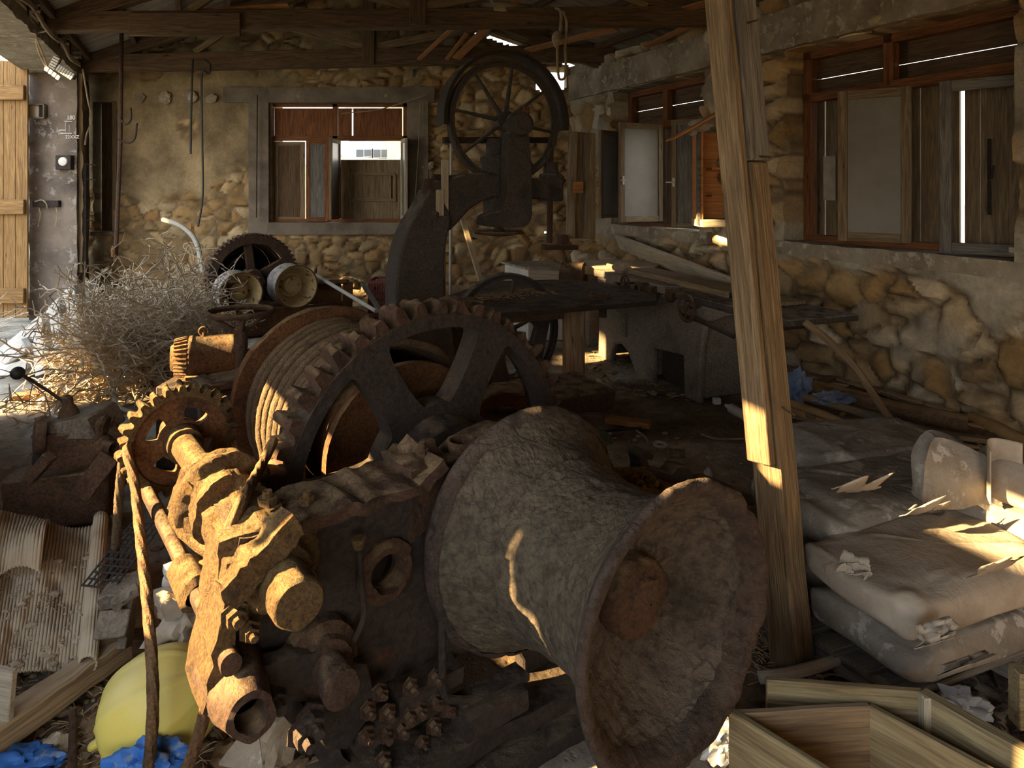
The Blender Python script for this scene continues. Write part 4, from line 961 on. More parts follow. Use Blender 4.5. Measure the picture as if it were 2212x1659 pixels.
# ================================================================ planing machines
JD = V((.347, -.938, 0)).normalized(); JN = V((JD.y, -JD.x, 0))     # JD along the bed toward the viewer; JN to its left
J0 = V((.86, 7.0, 0)); FJ = Fr(J0.x, J0.y, (JD.x, JD.y))
JN = FJ.n
def j3(x, y, t=0.0): s, z = FJ.px(x, y, t); return FJ.P(s, z, t)
def jfn(x, y, d): return FJ.P(x, y, d)
jt = thing('jointer', FJ.P(1.1, 0, -.3), 'long planing machine with cast iron beds and two arched feet near the right wall', 'planing machine', rz=FJ.ang())
BZ = .86
def jbed(s0, s1, z, th, t0, t1, mat, nm, curl=0):
    mb = MB(); mb.box(FJ.P((s0+s1)/2, z-th/2, (t0+t1)/2), (s1-s0, t1-t0, th), rotm(JD)); return mb.crust(.003, 7, 4).build(nm, M[mat], jt, .006, ang=45)
jbed(-.05, 1.28, BZ+.02, .07, -.60, .0, 'iron_grey', 'outfeed_bed'); jbed(1.42, 2.72, BZ-.01, .045, -.60, .0, 'iron', 'infeed_bed')
mb = MB().lathe([(-.56, 0), (-.56, .055), (.02, .055), (.02, 0)], FJ.P(1.35, BZ-.05), JN, 20); mb.build('cutter_block', M['rust'], jt)
mb = MB(); mb.beam(FJ.P(-.05, BZ+.05, -.16), FJ.P(1.9, BZ+.03, -.16), .03, .05); mb.beam(FJ.P(.2, BZ+.035, -.40), FJ.P(2.3, BZ+.01, -.40), .28, .025, seg=6, jit=.003); mb.build('fence_board', M['wood'], jt, .004)
body = [(1352, 688), (1500, 690), (1600, 700), (1600, 850), (1512, 858), (1488, 850), (1470, 800), (1450, 770), (1425, 758), (1402, 765), (1396, 800), (1350, 806)]
bl = [FJ.px(x, y, -.05) for x, y in body]
bl = [(-.02+.02, .0), (.28, .0), (.30, .10), (.36, .19), (.48, .22), (.60, .17), (.70, .06), (.74, 0), (1.05, 0), (1.05, .30), (1.50, .34), (1.52, .0), (1.72, .0), (1.74, .40), (1.80, .66), (2.1, BZ-.08), (.60, BZ-.06), (.50, .62), (.42, .58), (.36, .66), (.34, BZ-.05), (-.02, BZ-.05), (.02, .4)]
MB().plate(bl, [], jfn, -.08, -.02).build('cast_body', M['iron_grey'], jt, .02, seg=2)
MB().plate(bl, [], jfn, -.60, -.54).build('cast_body', M['iron_grey'], jt, .02, seg=2)
for s in (.10, .95, 1.66): MB().box(FJ.P(s, .42, -.31), (.10, .50, .76), rotm(JD)).build('cross_web', M['iron_grey'], jt, .01)
MB().box(FJ.P(.50, .42, -.01), (.20, .03, .22), rotm(JD)).build('cover_plate', M['iron_grey'], jt, .006)
MB().box(FJ.P(1.28, .26, -.25), (.42, .30, .48), rotm(JD)).build('motor_box', M['rust_dark'], jt, .01)
def handwheel(c, ax, R, r, n, par, mat, nm='hand_wheel', axl=.14):
    mb = MB().tube(circ(c, ax, R, 28), r, 8, closed=True); ax = V(ax).normalized(); u = V((0, 0, 1)); w = ax.cross(u).normalized()
    for k in range(n): a = .4+2*pi*k/n; mb.tube([c+(u*cos(a)+w*sin(a))*R*.2, c+(u*cos(a)+w*sin(a))*R], r*.75, 6)
    mb.lathe([(-axl, 0), (-axl, r), (-.02, r), (-.02, r*1.9), (.02, r*1.9), (.02, 0)], c, ax, 12); return mb.build(nm, M[mat], par)
handwheel(j3(1483, 665, .10), JN, .105, .013, 5, jt, 'rust'); handwheel(j3(1350, 612, .12), JN, .07, .012, 4, jt, 'rust')
mb = MB().lathe([(-.15, 0), (-.15, .05), (.05, .06), (.05, .03)], j3(1385, 622, .06), JN, 20); mb.beam(j3(1380, 625, .02), j3(1415, 630, .02), .08, .09); mb.build('pulley', M['rust'], jt, .004)
mb = MB().tube(spline([FJ.P(2.05, .60, -.1), FJ.P(1.8, .68, .02), FJ.P(1.6, .69, .05)], 5), .02, 8); mb.build('adjuster_rod', M['rust_dark'], jt)
mb = MB(); mb.box(FJ.P(2.42, BZ-.09, -.28), (.12, .2, .09), rotm(JD)); mb.build('bed_bracket', M['rust_dark'], jt, .01)
# thickness planer behind it
tp = thing('thickness_planer', (.95, 7.75, 0), 'second planing machine with a sunlit flat table behind the long one', 'planing machine')
z = .88; P = [G(1253, 575, z), G(1255, 592, z), G(1330, 600, z), G(1445, 582, z), G(1440, 574, z)]
P = [V((.72, 7.35, 0)), V((1.45, 7.1, 0)), V((1.75, 7.85, 0)), V((.85, 8.05, 0))]
mb = MB().plate([(p.x, p.y) for p in P], [], lambda x, y, d: V((x, y, d)), z-.09, z); mb.build('planer_table', M['wood_tan'], tp, .01)
mb = MB(); mb.beam((.95, 7.55, -.02), (.95, 7.55, z-.09), .22, .26, up=(1, 0, 0)); mb.build('pedestal', M['iron_grey'], tp, .02, seg=2)
mb = MB(); mb.beam((1.45, 7.6, -.02), (1.45, 7.6, z-.09), .22, .22, up=(1, 0, 0)); mb.build('pedestal', M['rust'], tp, .02, seg=2)
mb = MB().lathe([(-.12, 0), (-.12, .16), (.12, .16), (.12, 0)], (.66, 7.35, .76), (.9, -.3, 0), 24); mb.build('roller', M['rust'], tp)
tag(MB().rock(G(1343, 578, .93)+V((0, 0, .0)), .075, 3, (1.3, 1, .75), 3, .25).build('stone', M['rock']), 'pale round stone resting on the sunlit planer table', 'stone')
# board leaning over the bed, cabinet on the wall
p0, p1 = A(1335, 521, 8.72), A(1612, 632, 5.85)
tag(MB().beam(p0, p1, .035, .20, up=(-.35, -.35, 1), seg=1).build('plank', M['wood_pale'], None, .004), 'long pale plank leaning from the planer bed up to the right wall', 'plank')
cb = thing('wall_cabinet', A(1540, 490, 7.0), 'small open wall cabinet with orange inside and pitched lid beside the post', 'cabinet')
def c3(px, py, Y=6.9): return A(px, py, Y)
x0, x1 = c3(1512, 0).x, c3(1640, 0).x; zb, zt = c3(0, 486).z, c3(0, 282).z; yk, yf = 7.18, 6.86
mb = MB(); mb.box(((x0+x1)/2, yk, (zb+zt)/2), (x1-x0, .02, zt-zb)); mb.box((x0+.012, (yk+yf)/2, (zb+zt)/2), (.024, yk-yf, zt-zb)); mb.box((x1-.012, (yk+yf)/2, (zb+zt)/2), (.024, yk-yf, zt-zb)); mb.build('carcass', M['ply'], cb, .003)
MB().box((x0-.02, yf+.02, (zb+zt)/2), (.035, .05, zt-zb)).build('edge_strip', M['wood_grey'], cb, .004)
for y in (364, 424): MB().box((lerp(x0, x1, .6), (yk+yf)/2+.03, c3(0, y).z), ((x1-x0)*.75, .2, .022)).build('shelf', M['ply'], cb, .002)
mb = MB(); mb.box(((x0+x1)/2, (yk+yf)/2-.03, zb+.02), (x1-x0+.02, .40, .075)); mb.build('bottom_board', M['wood_pale'], cb, .004)
mb = MB(); mb.beam(A(1448, 302, 6.75), A(1580, 226, 6.75), .42, .02, up=(-.5, 0, 1)); mb.beam(A(1580, 226, 6.75), A(1690, 290, 6.75), .42, .02, up=(.5, 0, 1)); mb.build('lid', M['ply'], cb, .003)
mb = MB(); mb.rock(A(1515, 270, 6.78), .08, 4, (1.6, .6, .8), 3, .5); mb.rock(A(1494, 285, 6.75), .045, 8, (1.2, .6, .9), 3, .5); mb.build('torn_lining', M['paper'], cb)
# ================================================================ second winch at the back left
a2 = V((.6, -.8, 0)); O2 = A(545, 600, 8.3); F2 = Fr(O2.x, O2.y, (.8, .6)); Z2g = .62
w2r = thing('winch', F2.P(0, 0), 'smaller winch with two white-painted cup drums against the back wall, beside the dry bush', 'winch', rz=F2.ang())
def g2(mb, R0, R1, n, u0, u1, rin):
    prof = [(0, R0), (.15, R0), (.32, R1), (.68, R1), (.85, R0)]; ring = [((i+t)*2*pi/n, r) for i in range(n) for t, r in prof]; m = len(ring); vs = []; fs = []
    for u, ri in ((u0, rin), (u0, None), (u1, None), (u1, rin)):
        for a, r in ring: vs.append(F2.P((ri or r)*cos(a), Z2g+(ri or r)*sin(a), u))
    for j in range(4):
        for k in range(m): q = (j+1) % 4; fs.append((j*m+k, j*m+(k+1) % m, q*m+(k+1) % m, q*m+k))
    return mb.add(vs, fs)
g2(MB(), .525, .555, 56, -.07, .06, .43).build('gear_ring', M['rust'], w2r)
mb = MB()
for k in range(5): a = .45+2*pi*k/5; mb.beam(F2.P(.06*cos(a), Z2g+.06*sin(a), 0), F2.P(.45*cos(a), Z2g+.45*sin(a), 0), .10, .06, up=a2)
mb.lathe([(-.1, .03), (-.1, .13), (.08, .12), (.08, .03)], F2.P(0, Z2g), a2, 24); mb.build('gear_spokes', M['rust'], w2r, .012)
mb = MB().lathe([(-.60, .05), (-.60, .40), (-.57, .40), (-.57, .28), (-.10, .28)], F2.P(0, Z2g), a2, 48); mb.build('rope_drum', M['rust_dark'], w2r)
pts = []
for k in range(13*40): a = 2*pi*k/40; pts.append(F2.P(.42*cos(a), Z2g+.42*sin(a), -.56+.44*k/(13*40)))
MB().tube(pts, .022, 6).build('wire_coil', M['rust'], w2r)
MB().lathe([(-.7, 0), (-.7, .05), (.35, .05), (.35, 0)], F2.P(0, Z2g), a2, 16).build('shaft', M['rust'], w2r)
def cup(px, py, Y, R, lab):
    c = A(px, py, Y); mb = MB(); pr = [(-.36, .05), (-.36, R*.97), (-.34, R*1.0), (-.31, R*.95), (-.26, R*.80), (-.20, R*.74), (-.13, R*.77), (-.07, R*.88), (-.03, R*.99), (0, R*1.02)]
    mb.lathe(pr, c, a2, 48, .004, 10); o = mb.build('cup_drum', M['peel'], w2r, ang=50)
    MB().lathe([(0, R*1.02), (.008, R*1.0), (.006, R*.95), (-.05, R*.90), (-.13, R*.74), (-.20, R*.58), (-.205, R*.44), (-.12, R*.42), (-.115, R*.30), (-.10, R*.28), (-.10, 0)], c, a2, 48, .002, 10).build('cup_inside', M['cream'], o, ang=50)
    mb = MB().tube(circ(c+a2*.004, a2, R*1.0, 40), .010, 6, closed=True); mb.build('cup_rim', M['rust_orange'], o); return c
c1 = cup(521, 634, 7.72, .235, ''); c2_ = cup(641, 619, 7.95, .245, '')
mb = MB()
for c, u0 in ((c1, -.5), (c2_, -.5)): mb.tube([c+a2*u0, c-a2*.3], .05, 12)
mb.build('shaft', M['rust'], w2r)
mb = MB(); mb.box(F2.P(.05, .16, .1), (1.0, .7, .32), rotm(F2.s)); mb.box(F2.P(-.33, .40, .32), (.10, .16, .45), rotm(F2.s)); mb.box(F2.P(.42, .40, .32), (.10, .16, .45), rotm(F2.s)); mb.build('base_frame', M['rust_orange'], w2r, .02)
MB().tube(spline([A(352, 474, 9.2), A(385, 485, 9.1), A(412, 505, 9.0), A(428, 535, 8.9), A(438, 590, 8.85)], 6), .032, 10).build('hose_end', M['hose'], w2r)
# orange guard frame lying right of it
of = thing('steel_stand', A(715, 680, 8.6), 'rusty orange rectangular steel frame standing beside the white cup drums', 'frame')
mb = MB()
for a, b in (((640, 612), (752, 608)), ((752, 608), (750, 690)), ((640, 668), (738, 655)), ((735, 655), (735, 690))): mb.beam(A(*a, 8.6), A(*b, 8.6), .12, .055, up=(0, .2, 1))
mb.box(A(690, 635, 8.66), (.55, .02, .26)); mb.build('stand_bars', M['rust_orange'], of, .008)
tag(MB().tube([A(682, 594, 8.35), A(812, 672, 7.4)], .022, 10).build('pipe', M['hose']), 'thin grey pipe leaning down to the right of the cup drums', 'pipe')
tag(MB().beam(A(783, 612, 8.9), A(853, 722, 8.0), .05, .04).build('batten', M['wood_grey']), 'short grey batten leaning left of the red crate', 'batten')
rc = thing('plastic_crate', A(840, 652, 9.2), 'dusty red slatted plastic crate on the floor by the back wall', 'crate')
mb = MB(); c = A(838, 628, 9.2); cz = c.z; x0, x1, y0, y1 = A(801, 0, 9.2).x, A(880, 0, 9.2).x, 9.05, 9.5; zb, zt = 0.0, A(0, 605, 9.1).z
for z in (zb+.03, lerp(zb, zt, .35), lerp(zb, zt, .68), zt-.02):
    for a, b in (((x0, y0), (x1, y0)), ((x0, y1), (x1, y1)), ((x0, y0), (x0, y1)), ((x1, y0), (x1, y1))): mb.beam((*a, z), (*b, z), .018, .035)
for k in range(15): x = lerp(x0, x1, k/14); mb.beam((x, y0, zb), (x, y0, zt), .014, .012, up=(1, 0, 0)); mb.beam((x, y1, zb), (x, y1, zt), .014, .012, up=(1, 0, 0))
for k in range(9): y = lerp(y0, y1, k/8); mb.beam((x0, y, zb), (x0, y, zt), .014, .012, up=(0, 1, 0))
mb.box(((x0+x1)/2, (y0+y1)/2, zb+.02), (x1-x0, y1-y0, .02)); mb.build('crate_basket', M['red_plastic'], rc)
# ================================================================ electric motor behind the winch drum
mc = A(440, 768, 4.05); mx = V((-.93, -.37, 0)).normalized()
mo = thing('electric_motor', (mc.x, mc.y, .0), 'rusty electric motor with a lifting eye and ribbed end, caught by the sun', 'motor')
MB().lathe([(-.20, 0), (-.20, .10), (-.185, .112), (-.15, .115), (.05, .115), (.06, .122), (.075, .122), (.08, .115)], mc, mx, 40, .003).build('motor_body', M['rust_orange'], mo)
e = mc+mx*.08; mb = MB(); mb.lathe([(0, .108), (.05, .100), (.095, .07), (.10, .0)], e, mx, 40); eb = mb.build('end_bell', M['dirty'], mo)
mb = MB()
for k in range(26):
    a = 2*pi*k/26; u = V((0, 0, 1)); ww = mx.cross(u); d = u*cos(a)+ww*sin(a); mb.beam(e+d*.112+mx*.002, e+d*.098+mx*.075, .010, .022, up=d)
mb.build('cooling_ribs', M['rust_orange'], eb, .002)
mb = MB().tube(circ(mc+V((0, 0, .145)), (.3, -.9, 0), .024, 20), .007, 8, closed=True); mb.lathe([(0, .014), (.03, .01)], mc+V((0, 0, .108)), (0, 0, 1), 10); mb.build('lifting_eye', M['dirty'], mo)
nrm_ = V((.37, -.93, 0)).normalized()
MB().box(mc+nrm_*.108+V((-.03, 0, .045)), (.055, .006, .03), rotm(-mx, (0, .3, 1))).build('name_plate', M['white'], mo)
mb = MB(); mb.box(mc+V((0, 0, -.125)), (.24, .20, .03), rotm(mx)); mb.box(mc+nrm_*.1+V((-.04, 0, -.105)), (.12, .05, .03), rotm(mx)); mb.build('motor_foot', M['dirty'], mo, .006)
mb = MB(); mb.box((mc.x, mc.y+.02, (mc.z-.14)/2), (.42, .34, mc.z-.14)); mb.build('motor_plinth', M['rust_dark'], mo, .01)
mb = MB(); mb.tube([mc-mx*.2, mc-mx*.34], .02, 10); mb.build('motor_shaft', M['rust'], mo)
# ================================================================ gearbox with lever, left
gb = thing('gearbox', A(170, 1100, 3.5), 'rusty gearbox with a ball-topped lever standing on a block at the left', 'gearbox')
def L3(px, py, Y=3.5): return A(px, py, Y)
mb = MB(); mb.box(L3(176, 955), (.27, .28, .19), rotm((.97, .25, 0))); mb.crust(.008, 9, 5); mb.add(*(lambda q: (q.v, q.f))(MB().lathe([(-.03, .05), (-.03, .115), (.0, .12), (.02, .12), (.03, .05)], L3(222, 950, 3.48), (.97, .25, 0), 24, .005))); mb.build('gear_case', M['rust_brown'], gb, .012, ang=45)
mb = MB().plate([(-.17, 0), (.17, 0), (.10, .10), (-.13, .06)], [], lambda x, y, d: L3(172, 928)+V((x, y*.2+d, y)), -.14, .14); mb.build('case_cover', M['iron_grey'], gb, .012)
mb = MB().lathe([(0, .055), (.05, .04), (.075, .026), (.11, .024), (.12, .014)], L3(150, 905), (-.1, 0, 1), 20); mb.build('lever_turret', M['rust_brown'], gb)
MB().tube(spline([L3(148, 884), L3(143, 873), L3(105, 845), L3(45, 808)], 5), .008, 8).build('lever', M['rust_dark'], gb)
MB().lathe([(-.033*cos(pi*k/10), .033*sin(pi*k/10)+.0001) for k in range(11)], L3(38, 806), (0, 0, 1), 18).build('lever_ball', M['black'], gb)
mb = MB().lathe([(-.025, 0), (-.025, .088), (.0, .092), (.02, .085), (.024, .05), (.024, 0)], L3(84, 940, 3.36), (-.80, -.60, .08), 28, .004); mb.tube([L3(84, 940, 3.36), L3(130, 942, 3.5)], .03, 10); mb.build('flange', M['rust_brown'], gb)
mb = MB().lathe([(-.05, .0), (-.05, .07), (.03, .06), (.05, .03), (.05, 0)], L3(98, 990, 3.40), (-.93, -.38, 0), 20, .006); mb.build('coupling', M['rust_dark'], gb)
mb = MB(); mb.beam(L3(215, 930, 3.5), L3(238, 975, 3.45), .12, .10); mb.lathe([(0, .05), (.05, .05), (.06, .03), (.12, .03)], L3(212, 960, 3.42), (.9, -.4, 0), 14); mb.build('output_housing', M['rust_brown'], gb, .008)
mb = MB().plate([(-.03, 0), (.05, 0), (.03, .07), (.045, .13), (.0, .05)], [], lambda x, y, d: L3(228, 955)+V((x, d, y)), -.004, .004); mb.build('bent_plate', M['rust_brown'], gb)
mb = MB(); mb.box(L3(150, 1045, 3.45), (.44, .42, .24), rotm((.95, .3, 0))); mb.crust(.02, 5, 6); mb.build('pedestal', M['rust_brown'], gb, .01, ang=40)
mb = MB(); mb.beam(L3(170, 1075, 3.2), L3(238, 985, 3.25), .09, .02, up=(.4, -.8, .4)); mb.beam(L3(65, 1035, 3.2), L3(108, 985, 3.2), .05, .05); mb.build('loose_strap', M['rust_brown'], gb, .003)
# ================================================================ dry bush, straw, foam
def twigs(name, c, n, ln, r0, spread, mat, lab, cat, seed, spur=.5, hmax=None, base=(.5, .4), curl=.25, lift=.6, lim=None):
    random.seed(seed); mb = MB()
    for i in range(n):
        a = rnd(0, 2*pi); q = rnd(0, 1)**.5; p = V(c)+V((cos(a)*q*base[0], sin(a)*q*base[1], rnd(0, .25)))
        d = V((cos(a)*spread, sin(a)*spread, rnd(.1, 1.0)*lift)).normalized(); P = [p.copy()]; L = ln*rnd(.5, 1.1); m = 9 if ln < 1.2 else 13
        for k in range(m):
            d = (d+V((rnd(-1, 1), rnd(-1, 1), rnd(-1, .75)))*curl*1.6).normalized(); p = p+d*(L/m)
            if lim and p.x < lim[0]: d.x = abs(d.x)
            if lim and p.x > lim[1]: d.x = -abs(d.x)
            if p.z < fl(p.x, p.y)+.01: p.z = fl(p.x, p.y)+.012; d.z = abs(d.z)
            if hmax and p.z > hmax(p): d.z = -abs(d.z)*.6
            P.append(p.copy())
        mb.tube(P, lambda t: lerp(r0, r0*.4, t), 4, cap=False)
        for k in range(1, m):
            for _ in range(2):
                if random.random() < spur:
                    s = V((rnd(-1, 1), rnd(-1, 1), rnd(-.5, 1))).normalized()*rnd(.03, .09)*ln; q = P[k].lerp(P[k+1], rnd(0, 1)) if k < m else P[k]
                    mb.tube([q, q+s*.5+V((0, 0, .006)), q+s], lambda t: lerp(r0*.55, r0*.25, t), 3, cap=False)
    random.seed(11); return tag(mb.build(name, M[mat], recalc=False), lab, cat)
bc = G(300, 836); bc = V((-3.35, 6.15, 0))
twigs('dry_bush', bc, 430, 1.5, .009, .45, 'twig', 'big tangle of dry grey tumbleweed heaped left of the cup drums', 'dry bush', 3, .75, lambda p: 1.26-.85*abs(p.x+3.2)**1.3+.12*sin(p.x*9+p.y*4), (.38, .34), .36, 1.8, (-3.85, -2.78))
twigs('dry_branch', G(200, 850)+V((.25, .35, .25)), 26, .75, .006, 1.0, 'straw', 'sunlit dry branch with little spurs reaching out left of the bush', 'dry branch', 5, .9, None, (.1, .1), .16, .25)
twigs('straw_bundle', G(345, 842)+V((0, .1, .06)), 150, .50, .0045, 1.0, 'straw', 'sunlit heap of pale straw stalks beside the rusty motor', 'straw', 8, .05, lambda p: .34, (.20, .14), .10, .5)
fo = thing('foam_block', G(90, 800), 'long white foam packing block with stepped recesses, leaning at the left', 'packing foam')
FF = Fr(A(0, 0, 6.1).x, 6.1, (.93, -.37)); FF = Fr(A(80, 0, 6.3).x, 6.3, (.985, -.17))
def fpl(pts, t0, t1): return MB().plate([FF.px(x, y, 0) for x, y in pts], [], lambda x, y, d: FF.P(x, y, d+(.45-y)*.28), t0, t1)
fpl([(-30, 790), (-28, 760), (0, 758), (158, 612), (176, 640), (192, 690), (205, 760), (150, 800), (0, 806)], -.16, 0).build('foam_slab', M['foam'], fo, .01)
for pts, d in ((((45, 752), (80, 722), (96, 738), (98, 752), (62, 775), (50, 768)), .16), (((58, 782), (100, 760), (106, 782), (66, 800)), .14), (((92, 690), (112, 672), (140, 760), (150, 790), (128, 798)), .15), (((118, 660), (136, 640), (165, 735), (150, 745)), .13), (((140, 630), (160, 614), (195, 700), (178, 705)), .12)):
    fpl(pts, -.02, d).build('foam_rib', M['foam'], fo, .01)
tag(twigs('dry_weed', V((-6.05, 7.6, 0)), 40, .55, .005, .8, 'twig', 'dry weeds growing at the foot of the left doorway', 'dry weed', 9, .5, None, (.15, .2), .2, .8), None)
# ================================================================ floor litter at the left
def hose(pts, r, mat, lab, cat='hose'): return tag(MB().tube(spline(pts, 10), r, 10).build('hose' if cat == 'hose' else cat.replace(' ', '_'), M[mat]), lab, cat)
hose([G(420, 845, .02), G(300, 842, .03), G(200, 850, .03), G(140, 868, .03), G(116, 888, .03), G(126, 905, .03), G(180, 920, .03), G(255, 938, .05)], .017, 'hose', 'grey hose looping over the floor behind the gearbox lever')
hose([G(275, 800, .22), G(258, 812, .2), G(247, 838, .12), G(250, 870, .05), G(275, 888, .03), G(330, 900, .03)], .017, 'hose', 'pale hose arching out of the straw beside the chain wheel')
tag(MB().beam(G(30, 858, .04), G(100, 852, .04), .10, .05).build('wood_block', M['wood_orange'], None, .004), 'small reddish timber offcut in the sun patch at left', 'offcut')
bt = thing('plastic_bottle', G(112, 1112, .06), 'crumpled clear plastic bottle with a blue cap left of the winch', 'bottle')
b0, b1 = G(78, 1128, .06), G(146, 1097, .09); ax = (b1-b0).normalized(); L = (b1-b0).length
MB().lathe([(0, .0), (.0, .028), (.01, .036)]+[(L*(.08+.62*k/12), .037+.003*(k % 2)) for k in range(13)]+[(L*.80, .030), (L*.90, .016), (L*.93, .013)], b0, ax, 24, .006, 20).build('bottle_body', M['clear'], bt)
MB().lathe([(L*.91, 0), (L*.91, .017), (L*1.02, .017), (L*1.02, 0)], b0, ax, 14).build('bottle_cap', M['blue'], bt)
# corrugated cardboard sheet, drooping toward the viewer
cd = thing('cardboard_sheet', G(100, 1400), 'big dusty sheet of corrugated cardboard lying crumpled at the left', 'cardboard')
def cz(u, v): return lerp(.30, .13, v)+.05*sin(u*5+1)*(1-v)+.03*fbm((u*3, v*2, 5), 1.2, 3)
def cpt(u, v):
    z = cz(u, v); px = lerp(lerp(-120, 205, u), lerp(-190, 172, u), v); py = lerp(1128+14*sin(u*9), 1462-30*(u-.6), v)+10*sin(u*7)*v
    return G(px, py, z)
def cfn(u, v): p = cpt(u, v); return p+V((0, 0, .0035*sin(u*2*pi*46)))
MB().grid(368, 40, cfn).build('card_face', M['card'], cd, ang=80, recalc=False, solid=.005)
def rollf(u, v):
    c = cpt(1, v); a = lerp(-1.0, 5.0, u); r = .028+.0015*sin(u*2*pi*16); dx = V((1, .1, 0)).normalized(); return c+dx*(.025+r*sin(a))+V((0, 0, .028-r*cos(a)))
MB().grid(110, 30, rollf).build('card_roll', M['card'], cd, ang=80, recalc=False, solid=.004)
def flapf(u, v):
    c = cpt(lerp(.12, .72, u), lerp(.0, .42, v)); return c+V((0, -.02, .035+.05*sin(v*3)+.03*sin(u*6+v*3)+.003*sin(u*2*pi*26)))
MB().grid(208, 30, flapf).build('card_flap', M['card'], cd, ang=80, recalc=False, solid=.004)
tag(MB().beam(G(352, 1332, .10), G(-60, 1625, .10), .085, .085, seg=12, jit=.003).build('timber', M['wood_tan'], None, .006), 'dusty square timber lying diagonally from the bottom left corner', 'timber')
tag(MB().box(A(5, 1520, 2.02), (.075, .02, .20), rotm((.96, -.25, 0), (0, .1, 1))).build('board_end', M['wood_pale'], None, .003), 'upright board end at the left edge behind the diagonal timber', 'board')
tag(MB().tube([G(135, 1165, .05), G(262, 1075, .05)], .018, 10).build('pole', M['wood_grey']), 'grey wooden pole lying behind the cardboard sheet', 'pole')
tag(MB().tube([G(155, 1680, .02), A(158, 1530, 2.0)], .011, 10).crust(.003, 30).build('steel_bar', M['rust']), 'rusty steel bar standing in the litter below the timber', 'bar')
# yellow buoy
bo = thing('buoy', G(345, 1640, 0), 'yellow plastic buoy with moulded ridges under the hanging ropes', 'buoy')
bcn = A(350, 1524, 2.06); bax = V((.80, .10, .44)).normalized()
pr = [(-.172*cos(pi*k/28), max(.001, .160*sin(pi*k/28)**.92*(1+.06*cos(pi*k/28)))) for k in range(29)]
for i, p in enumerate(1 for _ in range(0)): pass
mb = MB().lathe(pr, bcn, bax, 72)
for i, p in enumerate(mb.v):
    q = p-bcn; h = q.dot(bax); rr = q-bax*h
    u = V((0, 0, 1)); u = (u-bax*u.dot(bax)).normalized(); w_ = bax.cross(u); a = atan2(rr.dot(w_), rr.dot(u)); k = abs(((a*8/(2*pi)) % 1)-.5)
    mb.v[i] = p+rr.normalized()*(.007*sst(.455, .49, k)) if rr.length > .03 else p
mb.build('buoy_body', M['yellow'], bo, ang=70)
for s, pth in ((-1, None), (1, None)):
    c = bcn+bax*(s*.180); sd = V((-.3, -.6, .2)); sd = (sd-bax*sd.dot(bax)).normalized()
    P = [c-sd*.03-bax*(s*.03)]+[c+bax*(s*(.03*cos(t)+.006))+sd*(.034*sin(t)) for t in [-1.5+.3*k for k in range(11)]]+[c+sd*.03-bax*(s*.03)]
    MB().tube(P, .013, 10).build('buoy_eye', M['yellow'], bo)
q = bcn+V((-.045, -.145, -.055)); mb = MB()
nq = (q-bcn).normalized(); R_ = rotm(V((.94, -.3, -.1)).cross(nq).cross(nq)*-1, nq)
for a, b, w, h in ((0, .021, .036, .003), (0, -.021, .036, .003), (-.018, 0, .003, .045), (.018, 0, .003, .045), (-.006, .006, .004, .02), (.004, .006, .004, .02), (0, -.010, .02, .004)): mb.box(q+R_@V((a, b, .002)), (w, h, .005), R_)
mb.build('embossed_mark', M['yellow'], bo)
# blue plastic, white bag, scrap
def crump(name, c, r, sq, mat, lab, cat, seed, amp=.5, n=4): return tag(MB().rock(c, r, seed, sq, n, amp, None, 1.9).build(name, M[mat], ang=50), lab, cat)
crump('plastic_sheet', A(322, 1650, 1.88), .062, (1.5, .9, .75), 'blue', 'crumpled bright blue plastic under the buoy at the bottom edge', 'plastic', 4, .7)
crump('plastic_scrap', A(45, 1650, 1.96), .06, (1.6, .9, .45), 'blue', 'faded blue plastic scrap in the bottom left corner', 'plastic', 6, .7)
crump('plastic_bag', A(408, 1335, 2.22), .115, (.8, .7, 1.0), 'paper', 'crumpled whitish plastic bag under the brake rod', 'plastic bag', 12, .8)
tag(MB().rock(A(395, 1245, 2.35), .055, 33, (1.2, .8, .8), 3, .5).build('white_rag', M['white']), 'small white rag beside the bag under the brake rod', 'rag')
tr = MB(); c = A(268, 1195, 2.55)
Rt = rotm((.9, -.3, .1), (.1, -.5, .85))
for i in range(7): tr.box(c+Rt@V((-.075+.025*i, 0, 0)), (.006, .26, .004), Rt)
for i in range(11): tr.box(c+Rt@V((0, -.13+.026*i, 0)), (.156, .006, .004), Rt)
tag(tr.build('mesh_tray', M['black']), 'black perforated plastic tray between the hanging ropes', 'tray')
ch = thing('steel_channel', A(270, 1330, 2.4), 'bent grey steel channel pieces right of the cardboard roll', 'scrap steel')
mb = MB(); mb.beam(A(225, 1285, 2.42), A(310, 1262, 2.45), .14, .05, seg=4, jit=.005); mb.beam(A(238, 1380, 2.25), A(252, 1318, 2.3), .10, .03); mb.build('channel_web', M['iron_grey'], ch, .004)
mb = MB(); mb.beam(A(268, 1400, 2.3), A(285, 1290, 2.36), .03, .06); mb.beam(A(240, 1310, 2.3), A(300, 1272, 2.34), .05, .03, seg=5, jit=.006); mb.build('channel_lip', M['iron_grey'], ch, .003)
mb = MB(); mb.beam(A(205, 1370, 2.38), A(330, 1360, 2.5), .16, .10); mb.beam(A(215, 1330, 2.45), A(320, 1330, 2.6), .12, .05); mb.build('wood_bits', M['wood_dark'], ch, .004)
tag(MB().plate(chaikin([(-.05, 0), (.05, .0), (.055, .07), (0, .11), (-.06, .06)], 2), [], lambda x, y, d: A(548, 1555, 1.95)+V((x, d+y*.5, y)), -.006, .006).build('cork_disc', M['wood_tan']), 'round tan board scrap below the foot eye of the winch', 'scrap')
